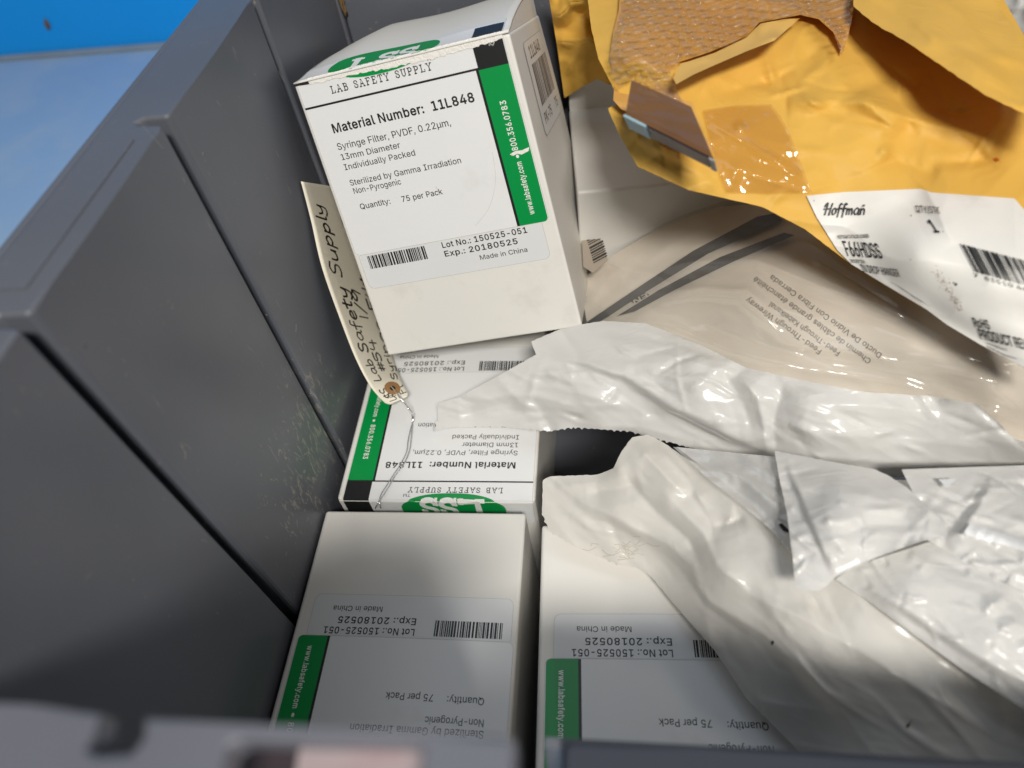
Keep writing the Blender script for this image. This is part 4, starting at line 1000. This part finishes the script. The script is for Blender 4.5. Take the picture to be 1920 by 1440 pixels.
hz = empty('bag_scrap', tuple(P(1380, 900, .145)), 'wrinkled milky plastic scrap squeezed between the cream bag and the hanging flap', 'bag')
s5 = Sheet([(1262, 838), (1340, 846), (1470, 858), (1480, 900), (1492, 1046), (1440, 988), (1388, 945), (1330, 900)], [(1262, 840, .147), (1470, 860, .152), (1490, 1045, .157), (1388, 945, .153), (1330, 900, .150), (1430, 920, .156)],
           creases=[([(1330, 870), (1400, 900), (1470, 960)], 'ridge', 2., 6), ([(1380, 860), (1430, 880), (1470, 910)], 'ridge', 2., 5), ([(1350, 900), (1420, 950), (1475, 1010)], 'ridge', -2., 8)],
           crumples=[(31, 24, .7, 3.2, 1.1), (32, 11, .6, 2.4, .4)], step=5)
s5.build('film', M['haze'], hz)
s5b = Sheet([(1268, 838), (1470, 858), (1480, 980), (1486, 1030), (1440, 978), (1395, 937), (1340, 893)], lambda x, y: s5.z(x, y) - .006, step=8)
s5b.build('back_film', M['poly'], hz)
p = Print(); p.poly([(1459, 984), (1466, 982), (1480, 996), (1478, 1000), (1468, 996)], 0); p.build('dark_tear', lambda x, y, z: s5.pos(x, y, .0008), [M['dark']], hz)

fl = empty('bag_flap', tuple(P(1600, 980, .155)), 'white plastic bag flap folded into a hanging point below the clear bag', 'bag')
s4 = Sheet([(1452, 845), (1540, 862), (1640, 880), (1668, 893), (1702, 915), (1742, 952), (1770, 982), (1776, 1001), (1720, 1018), (1660, 1039), (1600, 1063), (1566, 1083), (1546, 1102), (1534, 1108), (1500, 1106), (1491, 1100), (1487, 1050), (1475, 960), (1462, 900)],
           [(1452, 850, .158), (1668, 890, .166), (1776, 1001, .177), (1660, 1040, .176), (1566, 1083, .172), (1534, 1108, .170), (1491, 1100, .168), (1475, 960, .166), (1600, 960, .178), (1540, 1000, .176)],
           creases=[([(1468, 870), (1500, 950), (1535, 1030), (1560, 1085)], 'ridge', -3.0, 12), ([(1480, 870), (1515, 960), (1548, 1040), (1568, 1080)], 'ridge', 2.4, 10), ([(1545, 905), (1610, 925), (1700, 950)], 'ridge', 1.6, 12),
                    ([(1560, 1010), (1630, 985), (1740, 985)], 'ridge', -1.8, 14), ([(1540, 930), (1570, 1010), (1600, 1050)], 'ridge', 1.3, 14), ([(1700, 1000), (1745, 960), (1740, 1005)], 'ridge', 1.2, 10)] + folds(45, 55, (1470, 860, 1770, 1100), .2, .8, (30, 120), (.3, 1.1), (5, 14)),
           crumples=[(41, 48, .3, 1.8, .5)], step=4, thick=.0012, edge=5, wob=.4)
s4.build('film', M['poly'], fl)

# ------------------------------------------------------------------ clear bag with a beige packet, white back sheet showing at the mouth
cb = empty('clear_bag', tuple(P(1450, 700, .13)), 'clear fronted plastic bag around a beige printed packet with a white open mouth', 'bag')
cw = [(820, 780, .1135), (870, 760, .119), (950, 730, .128), (1000, 640, .140), (1060, 625, .145), (1130, 602, .150), (1300, 640, .158), (1400, 690, .163), (1500, 712, .168), (1740, 742, .171), (1920, 838, .166), (1030, 805, .1165),
      (940, 798, .114), (1180, 808, .126), (1300, 838, .130), (1440, 855, .137), (1650, 893, .139), (1920, 899, .139), (1100, 720, .144), (1300, 730, .158), (1600, 800, .163), (1500, 800, .160), (1800, 820, .163)]
band = [(820, 757), (862, 744), (906, 720), (960, 690), (1005, 665), (996, 640), (1060, 613), (1130, 602), (1210, 606), (1300, 640), (1400, 690), (1500, 712), (1620, 735), (1740, 742), (1830, 757), (1870, 790), (1900, 822), (1990, 850), (1990, 903),
        (1800, 899), (1650, 893), (1540, 878), (1470, 863), (1440, 858), (1370, 856), (1290, 838), (1180, 808), (1075, 801), (1030, 808), (940, 800), (870, 800), (830, 803), (813, 809), (822, 785)]
s1 = Sheet(band, cw,
           creases=[([(1015, 672), (1080, 682), (1167, 708), (1255, 767), (1360, 820), (1439, 852)], 'step', -7.0, 40), ([(1010, 668), (1080, 678), (1167, 704), (1255, 763), (1360, 816), (1445, 850)], 'ridge', 2.2, 9),
                    ([(1385, 700), (1420, 745), (1432, 800), (1440, 855)], 'ridge', 4.0, 14), ([(1350, 690), (1395, 760), (1415, 820)], 'ridge', -2.5, 16), ([(1470, 720), (1450, 790), (1455, 855)], 'ridge', -3.0, 16),
                    ([(900, 722), (980, 700), (1080, 702)], 'ridge', 1.8, 10), ([(850, 760), (930, 745), (1000, 738), (1100, 770)], 'ridge', 1.6, 8), ([(860, 780), (930, 760), (985, 755)], 'ridge', -2., 9),
                    ([(1100, 800), (1200, 800), (1300, 830)], 'ridge', 1.5, 8), ([(1500, 870), (1650, 878), (1900, 890)], 'ridge', -2.0, 12), ([(1500, 852), (1650, 866), (1900, 878)], 'ridge', 1.6, 9),
                    ([(1480, 760), (1600, 780), (1760, 790), (1900, 850)], 'ridge', -1.8, 22), ([(1500, 810), (1650, 820), (1850, 840)], 'ridge', 1.5, 20)] + folds(5, 90, (830, 620, 1920, 890), .28, .45, (50, 190), (.4, 1.5), (7, 20)) + folds(6, 22, (840, 690, 1150, 800), .1, .5, (40, 110), (.4, 1.1), (6, 13)) + folds(7, 12, (1000, 640, 1900, 860), .3, .25, (220, 420), (.8, 2.0), (22, 50)),
           crumples=[(51, 60, .25, 3.0, .55), (52, 24, .3, 2.6, .25)], step=4, thick=.006, edge=25, teeth=[(24, 33)], wob=.5)
s1.build('mouth', M['poly'], cb, 'white open mouth with a perforated edge')
cc = [(1095, 600, .124), (1100, 560, .132), (1180, 500, .146), (1260, 440, .158), (1400, 400, .172), (1300, 520, .166), (1200, 590, .150), (1300, 630, .158), (1400, 560, .177), (1500, 500, .183), (1600, 520, .185), (1500, 620, .178), (1600, 700, .168),
      (1500, 710, .163), (1700, 640, .183), (1740, 735, .167), (1900, 760, .176), (1960, 720, .180), (1920, 820, .163), (1960, 860, .158)]
pk_out = [(1100, 606), (1150, 570), (1210, 540), (1300, 470), (1420, 405), (1480, 395), (1560, 430), (1700, 545), (1990, 730), (1990, 880), (1900, 838), (1830, 775), (1740, 758), (1500, 730), (1400, 705), (1300, 660), (1210, 622), (1130, 618)]
fcr = [([(1180, 520), (1300, 490), (1420, 490), (1540, 540), (1640, 570), (1800, 640)], 'ridge', 3.21, 6), ([(1190, 575), (1300, 555), (1390, 560), (1440, 600), (1470, 640)], 'ridge', 4.13, 7), ([(1200, 560), (1310, 540), (1400, 545), (1450, 585)], 'ridge', 2.98, 5),
       ([(1440, 640), (1600, 660), (1760, 690), (1920, 730)], 'ridge', 2.75, 8), ([(1110, 590), (1250, 610), (1370, 660), (1500, 690), (1700, 720), (1900, 790)], 'ridge', 2.98, 8), ([(1500, 470), (1600, 530), (1700, 590)], 'ridge', 2.75, 7),
       ([(1300, 600), (1420, 640), (1560, 680)], 'ridge', -2.75, 9)]
pk = Sheet(pk_out, cc, creases=[([(1500, 520), (1620, 600), (1800, 690), (1950, 760)], 'round', 2.0, 40), ([(1400, 520), (1560, 560), (1760, 650)], 'ridge', -1.2, 14)], crumples=[(61, 120, .5, 3, 1.0), (62, 40, .5, 3, .25)], step=8, thick=.02, edge=40, lift=-.004)
pko = pk.build('packet', M['beige'], cb)
p = Print()
dl = np.array([-.81, -.585])
for t, p0, L in (('Feed-Through Wireway', (1541, 657), 176), ('Feed-Through Kabelkanal', (1576, 660), 166), ('Chemin de c\u00e2bles grande \u00e9tanch\u00e9it\u00e9', (1634, 675), 276), ('Ducto De Vidrio Con Fibra Cerrada', (1654, 664), 262)):
    p0 = np.array(p0, float); p.text(t, p0, p0 + dl * L * .97, 10.5, 0, up=(-.585, .81))
p.build('lettering', lambda x, y, z: pk.pos(x, y, .0003), [M['print']], pko)
p = Print(); p.poly([(1176, 562), (1204, 546), (1218, 553), (1190, 570)], 0); p.text('EN', (1212, 550), (1186, 563), 9, 1, .0001, up=(.4, .9), bold=.02)
p.build('dark_mark', lambda x, y, z: pk.pos(x, y, .0003 + z), [M['gasket'], M['beige']], pko)
# the second, plain beige layer beside the upright carton and the two gasket strips between
bk_ = Sheet([(1092, 560), (1096, 520), (1150, 478), (1240, 425), (1330, 388), (1430, 382), (1480, 400), (1330, 470), (1230, 535), (1150, 585), (1102, 612)],
            [(1095, 600, .124), (1100, 540, .133), (1180, 480, .148), (1260, 430, .160), (1400, 388, .172), (1330, 470, .166), (1200, 560, .146)], crumples=[(65, 50, -.5, 3, .6)], step=7, thick=.006, edge=15, lift=-.0045)
bk_.build('packet_back', M['beige'], cb)
for i, pts in enumerate(([(1100, 604), (1180, 550), (1300, 470), (1420, 406), (1458, 399), (1466, 414), (1330, 474), (1210, 548), (1140, 594), (1108, 612)],
                         [(1158, 592), (1235, 544), (1350, 482), (1470, 436), (1490, 441), (1380, 488), (1262, 545), (1190, 584)])):
    g = Sheet(pts, lambda x, y, i=i: np.maximum(pk.z(x, y), bk_.z(x, y)) + .0022 + .0008 * i, crumples=[(66 + i, 24, -.5, 4, .5)], step=6, thick=.003, edge=6)
    g.build('gasket', M['gasket'], cb)
fo = [(1093, 606), (1096, 520), (1150, 476), (1240, 420), (1330, 380), (1440, 372), (1560, 425), (1700, 540), (1990, 725), (1990, 880), (1900, 830), (1830, 764), (1740, 749), (1500, 719), (1400, 697), (1300, 648), (1210, 613), (1130, 609)]
fm = Sheet(fo, lambda x, y: pk.z(x, y) + .0042, creases=fcr + folds(65, 34, (1110, 440, 1940, 820), .38, .16, (160, 460), (.5, 1.6), (8, 22)), crumples=[(71, 70, .45, 4.5, .5)], step=4.5)
fm.build('clear_front', M['filmy'], cb)
# barcode slip inside, leaning on the hidden carton
p = Print(); p.poly([(1088, 402), (1112, 410), (1140, 488), (1112, 512), (1094, 500)], 0); p.bars((1097, 438), (16, 56), (26, -14), 1, .0001, 12, 4)
p.build('barcode_slip', lambda x, y, z: Pv(x, y, np.full(len(x), .150)) + np.c_[np.zeros((len(x), 2)), z], [mat('dull_slip', (.36, .31, .25), .5), M['ink']], cb)

# ------------------------------------------------------------------ yellow mailers
bm_ = empty('padded_mailer', tuple(P(1080, 100, .2)), 'crumpled yellow mailer standing at the back beside the leaning carton', 'mailer')
sb = Sheet([(1018, -40), (1030, 0), (1045, 90), (1058, 184), (1090, 164), (1120, 148), (1145, 160), (1160, -40)], [(1030, -10, .2425), (1058, 184, .186), (1045, 90, .214), (1140, 150, .199), (1150, -20, .249), (1110, 60, .226)],
           creases=[([(1036, 76), (1080, 74), (1130, 70)], 'ridge', 3.5, 9), ([(1036, 40), (1070, 5), (1080, -30)], 'ridge', 3., 9), ([(1070, 10), (1110, 40), (1130, 90)], 'ridge', -2.5, 10), ([(1090, 72), (1075, 110), (1050, 150)], 'ridge', 2, 8)],
           crumples=[(81, 40, .4, 1.2, 1.2)], step=5, thick=.0025, edge=8, lift=.006)
sb.build('sleeve', M['yellow'], bm_)

ml = empty('padded_mailer', tuple(P(1550, 300, .21)), 'torn open yellow padded mailer with bubble lining and a white shipping label', 'mailer')
cm = [(1110, 60, .256), (1145, 203, .246), (1195, 312, .236), (1290, 356, .230), (1430, 388, .222), (1600, 500, .206), (1740, 580, .205), (1920, 690, .201), (1400, 250, .238), (1600, 300, .230), (1720, 354, .226), (1902, 372, .229), (1900, 500, .224), (1720, 480, .221),
      (1700, 200, .238), (1900, 250, .238), (1500, 120, .245), (1300, 100, .250), (1300, -20, .254), (1900, 60, .243), (1180, 120, .256)]
s7 = Sheet([(1098, -40), (1108, 50), (1122, 110), (1150, 165), (1158, 195), (1139, 203), (1160, 250), (1195, 312), (1290, 356), (1360, 372), (1430, 388), (1510, 430), (1596, 496), (1665, 538), (1737, 581), (1776, 610), (1840, 648), (1920, 690), (1990, 725), (1990, 110), (1920, 66), (1860, -40)], cm,
           creases=[([(1195, 312), (1240, 290), (1320, 330), (1360, 372)], 'ridge', 2.0, 18), ([(1340, 300), (1420, 330), (1510, 360), (1620, 320), (1700, 270)], 'ridge', 3.0, 26), ([(1520, 350), (1600, 330), (1680, 300), (1760, 330)], 'ridge', -2.6, 18),
                    ([(1480, 180), (1560, 230), (1700, 250)], 'ridge', 2.6, 26), ([(1330, 180), (1450, 150), (1560, 80)], 'ridge', -3.0, 22), ([(1740, 120), (1790, 240), (1880, 330)], 'ridge', -2.2, 26), ([(1700, 280), (1715, 330), (1740, 360), (1790, 460)], 'ridge', 1.4, 12),
                    ([(1620, 160), (1640, 210), (1690, 250)], 'ridge', 1.8, 14), ([(1596, 496), (1737, 581), (1920, 690)], 'round', -2.0, 25)] + folds(55, 90, (1120, 120, 1940, 680), .35, .9, (30, 180), (.35, 1.5), (6, 22), lambda x, y: x > 1470 and y > 330) + folds(56, 12, (1200, 180, 1900, 520), .2, .5, (200, 380), (1.0, 2.4), (25, 50), lambda x, y: x > 1400 and y > 290),
           crumples=[(91, 90, .35, 1.8, 1.0)], step=5, thick=.010, edge=40, wob=.3)
s7o = s7.build('sleeve', M['yellow'], ml)
# shipping label follows the sleeve
lab = Sheet([(1512, 367), (1583, 360), (1727, 354), (1747, 361), (1902, 372), (1935, 410), (1990, 470), (1990, 724), (1920, 689), (1840, 647), (1776, 609), (1737, 580), (1665, 537), (1596, 495), (1570, 469), (1531, 407)], lambda x, y: s7.z(x, y) + .0005, step=3)
labo = lab.build('shipping_label', M['paper'], ml)
p = Print(); K_ = 0
upv = (.30, -.95)
hand(p, 'Hoffman', (1543, 404), (1622, 404), 21, 2.6, 0, shear=.12, up=(.1, -1), jit=.0, seed=2)
p.text('*', (1616, 394), (1622, 393), 9, 0, up=(0, -1))
p.text('QTY/STK', (1718, 399), (1763, 402), 13, 0, up=(-.25, -.97), bold=.004)
p.text('1', (1752, 437), (1762, 437), 28, 0, up=(-.55, -.83), bold=.015)
p.text('HOFFMAN CATALOG NUMBER', (1571, 449), (1630, 447), 7, 0, up=(-.3, -.95), bold=.01)
p.text('F66HDSS', (1589, 481), (1656, 486), 30, 0, up=(-.36, -.93), bold=.005)
p.text('DESCRIPTION', (1596, 494), (1622, 495), 7, 0, up=(-.4, -.9), bold=.01)
p.text('IN DROP HANGER', (1618, 511), (1688, 521), 15.5, 0, up=(-.4, -.92), bold=.006)
p.bars((1690, 541), (55, 36), (-22, -12), 0, 0, 12, 5, 4)
p.bars((1827, 511), (130, 34), (-28, -53), 0, 0, 26, 6, 10)
p.text('7  83510 46046', (1827, 521), (1960, 557), 8, 0, up=(-.3, -.95), spacing=1.1)
p.text('RoHS', (1827, 614), (1857, 619), 18, 0, up=(-.3, -.95), bold=.01)
p.text('PRODUCT REV', (1839, 637), (1930, 658), 21, 0, up=(-.34, -.94), bold=.012)
p.text('compliant', (1850, 646), (1888, 660), 5, 0, up=(-.3, -.9))
p.stroke([(1850, 650), (1885, 668), (1960, 690)], 1., 0)
p.build('lettering', lambda x, y, z: lab.pos(x, y, .0007), [M['ink']], labo)
p = Print()
for i in range(150):
    t = rnd.random(); c = np.array([1755, 508]) * (1 - t) + np.array([1800, 580]) * t + np.array([rnd.gauss(0, 5), rnd.gauss(0, 4)])
    r = rnd.uniform(.3, 1.1); p.poly([c + (-r, 0), c + (0, -r), c + (r, 0), c + (0, r)], 0, i * 1e-7)
for c, r in (((1792, 534), 3.2), ((1788, 531), 1.6), ((1708, 405), 1.3), ((1768, 435), 1.2), ((1707, 487), 1.), ((1526, 377), 1.)):
    c = np.array(c); p.poly([c + (-r, 0), c + (0, -r), c + (r, .3), c + (.2, r)], 1)
merge(labo, p.build('smear', lambda x, y, z: lab.pos(x, y, .0004 + z), [M['rust'], M['gasket']], labo))
p = Print(); p.poly([(1862, 299), (1868, 296), (1874, 302), (1868, 304)], 0)
p.build('orange_spot', lambda x, y, z: s7.pos(x, y, .0004), [mat('orange_spot', (.55, .12, .01), .5)], ml)

liner_out = [(1165, -40), (1160, 20), (1150, 60), (1143, 110), (1152, 150), (1150, 188), (1165, 205), (1185, 214), (1230, 250), (1330, 300), (1330, 270), (1300, 225), (1288, 200), (1268, 170), (1258, 140), (1275, 116), (1330, 98), (1400, 68), (1424, 42), (1500, 28), (1535, 36), (1562, 60), (1582, 98), (1592, 60), (1602, 15), (1612, -40)]
s8 = Sheet(liner_out, lambda x, y: s7.z(x, y) + .0028, creases=[([(1150, 190), (1185, 140), (1260, 150), (1280, 200)], 'ridge', -5.0, 26)], crumples=[(95, 60, .8, 1.5, 1.3)], step=6)
s8.build('liner', M['amber'], ml)
hexr = 29.


def bub(x, y):
    # bubbles in a hexagonal pattern on the film
    wv = np.array([noise.noise(Vector((a * .02, b * .02, 3.3))) for a, b in zip(x, y)])
    u = x + .35 * y + 16 * wv; v = y * 1.7 - 12 * wv
    out = np.zeros(len(x))
    for o in (0, 1):
        a = (u / hexr - o * .5) % 1 - .5; b = (v / (hexr * 1.73) - o * .5) % 1 - .5
        d = np.hypot(a * 1, b * 1.73)
        out = np.maximum(out, np.clip(1 - (d / .5) ** 2, 0, 1) ** .8)
    return out


bo = [(1170, -40), (1166, 20), (1152, 60), (1141, 110), (1146, 140), (1160, 165), (1186, 150), (1215, 160), (1240, 178), (1262, 205), (1280, 240), (1288, 214), (1275, 186), (1262, 150), (1256, 132), (1275, 112), (1330, 96), (1370, 84), (1400, 66), (1424, 40), (1500, 26), (1538, 34), (1562, 58), (1578, 104), (1592, 64), (1600, 15), (1610, -40)]
s9 = Sheet(bo, lambda x, y: s8.z(x, y) + .0016 + .0042 * bub(x, y), crumples=[(96, 70, .8, 1.6, .8)], step=2.2, wob=1.2)
s9.build('bubble_film', M['bubble'], ml)
s10 = Sheet([(1262, 146), (1276, 120), (1340, 99), (1400, 70), (1426, 44), (1470, 36), (1500, 34), (1468, 62), (1452, 76), (1400, 96), (1340, 122), (1300, 140), (1268, 158)], lambda x, y: s7.z(x, y) + .004, creases=[([(1268, 158), (1340, 122), (1400, 96), (1460, 70)], 'ridge', 7.0, 18, 1)],
            crumples=[(98, 30, -.4, 2, .7)], step=5, thick=.0008, edge=4)
s10.build('torn_lip', M['inner'], ml)
# near flap, curled up towards the viewer
s11 = Sheet([(1606, -60), (1600, 12), (1640, 45), (1700, 78), (1790, 140), (1850, 180), (1990, 245), (1990, 112), (1920, 68), (1868, 10), (1830, -60)],
            [(1600, -20, .259), (1600, 12, .259), (1700, 78, .260), (1790, 140, .260), (1850, 180, .259), (1970, 238, .256), (1960, 95, .256), (1868, 10, .256), (1830, -50, .258), (1760, 40, .260), (1850, 100, .259), (1720, -30, .258)],
            creases=[([(1680, 20), (1780, 90), (1900, 170)], 'ridge', 2.0, 16), ([(1640, 10), (1760, 60), (1960, 170)], 'ridge', -1.5, 16)], crumples=[(99, 50, .55, 2.5, 1.0)], step=7, thick=.003, edge=9, wob=.8)
s11.build('flap', M['yellow'], ml)
# tape patch
tp = Sheet([(1318, 206), (1380, 197), (1446, 195), (1466, 222), (1482, 252), (1502, 305), (1522, 360), (1440, 362), (1362, 360), (1348, 322), (1336, 280)], lambda x, y: s7.z(x, y) + .0012, creases=[([(1320, 222), (1400, 270), (1460, 308), (1520, 352)], 'ridge', 1.6, 4)],
           crumples=[(101, 22, .6, 2, .35)], step=5)
tp.build('tape', M['tape'], ml)

# glossy packet sticking out of the mailer
it = empty('glossy_packet', tuple(P(1250, 220, .25)), 'flat brown glossy packet with a dark strip edge sticking out of the torn mailer', 'packet')
zt = .268
A4 = [P(1173, 214, zt), P(1338, 297, zt - .006), P(1296, 200, zt - .004), P(1184, 150, zt + .002)]
dnv = np.array([.002, .004, -.0068])
v = A4 + [a + dnv for a in A4]
f = [[0, 1, 2, 3], [7, 6, 5, 4], [0, 4, 5, 1], [1, 5, 6, 2], [2, 6, 7, 3], [3, 7, 4, 0]]
add('body', mesh('body', v, f), M['brownclear'], it)
e0, e1 = A4[0], A4[1]; out = np.cross(e1 - e0, dnv); out /= np.linalg.norm(out)
if out @ (CAM - e0) < 0: out = -out


def slab(name, t0, t1, m, th=.0006, a=-.02, b=1.02):
    c = []
    for t, s_ in ((t0, a), (t1, a), (t1, b), (t0, b)):
        c.append(e0 + (e1 - e0) * t + dnv * s_)
    v = [q_ + out * .0002 for q_ in c] + [q_ + out * th for q_ in c]
    bm = bmesh.new(); vs = [bm.verts.new(q_) for q_ in v]
    for f_ in ([4, 5, 6, 7], [3, 2, 1, 0], [0, 1, 5, 4], [1, 2, 6, 5], [2, 3, 7, 6], [3, 0, 4, 7]): bm.faces.new([vs[k] for k in f_])
    bmesh.ops.bevel(bm, geom=list(bm.edges), offset=.0002, segments=2, affect='EDGES')
    return add(name, from_bm(name, bm), m, it)


slab('edge_strip', .26, .95, M['maroon']); slab('edge_clip', -.01, .255, M['paleblue'], .0011, -.06, 1.05); slab('end_cap', .955, 1.02, mat('grey_end_cap', (.32, .33, .33), .3), .0009)
fmv = [a + np.array([0, -.0005, .0012]) for a in A4]
fmv[1] = fmv[1] + (A4[1] - A4[0]) * .03
N6 = 14; gv = []
for i in range(N6 + 1):
    for j in range(N6 + 1):
        a, b = i / N6, j / N6
        q_ = fmv[0] * (1 - a) * (1 - b) + fmv[1] * a * (1 - b) + fmv[2] * a * b + fmv[3] * (1 - a) * b
        gv.append(q_ + np.array([0, 0, .0011]) * crumple(np.array([i * 9.]), np.array([j * 9.]), 3, 40, .5, 2)[0])
gf = [[i * 15 + j, i * 15 + j + 1, i * 15 + j + 16, i * 15 + j + 15] for i in range(N6) for j in range(N6)]
add('wrapper', mesh('wrapper', gv, gf), film('dull_wrap', (.95, .92, .88), .04, (.6, .45, .3), .12, .3, 120, ior=1.3, graze=.06), it, True)

# white bag beyond the mailer, top right corner
wb = empty('poly_bag', tuple(P(1900, 20, .2)), 'bright white plastic bag glimpsed beyond the open mailer in the top right corner', 'bag')
s12 = Sheet([(1840, -60), (1790, 60), (1730, 200), (1780, 330), (1990, 480), (1990, -60)], [(1850, -30, .222), (1990, 130, .205), (1990, -50, .235), (1920, 20, .222), (1740, 200, .17), (1990, 470, .13), (1850, 300, .165)], crumples=[(111, 36, -.7, 1.6, 2.0)], step=7, thick=.01, edge=20)
s12.build('film', M['poly'], wb)
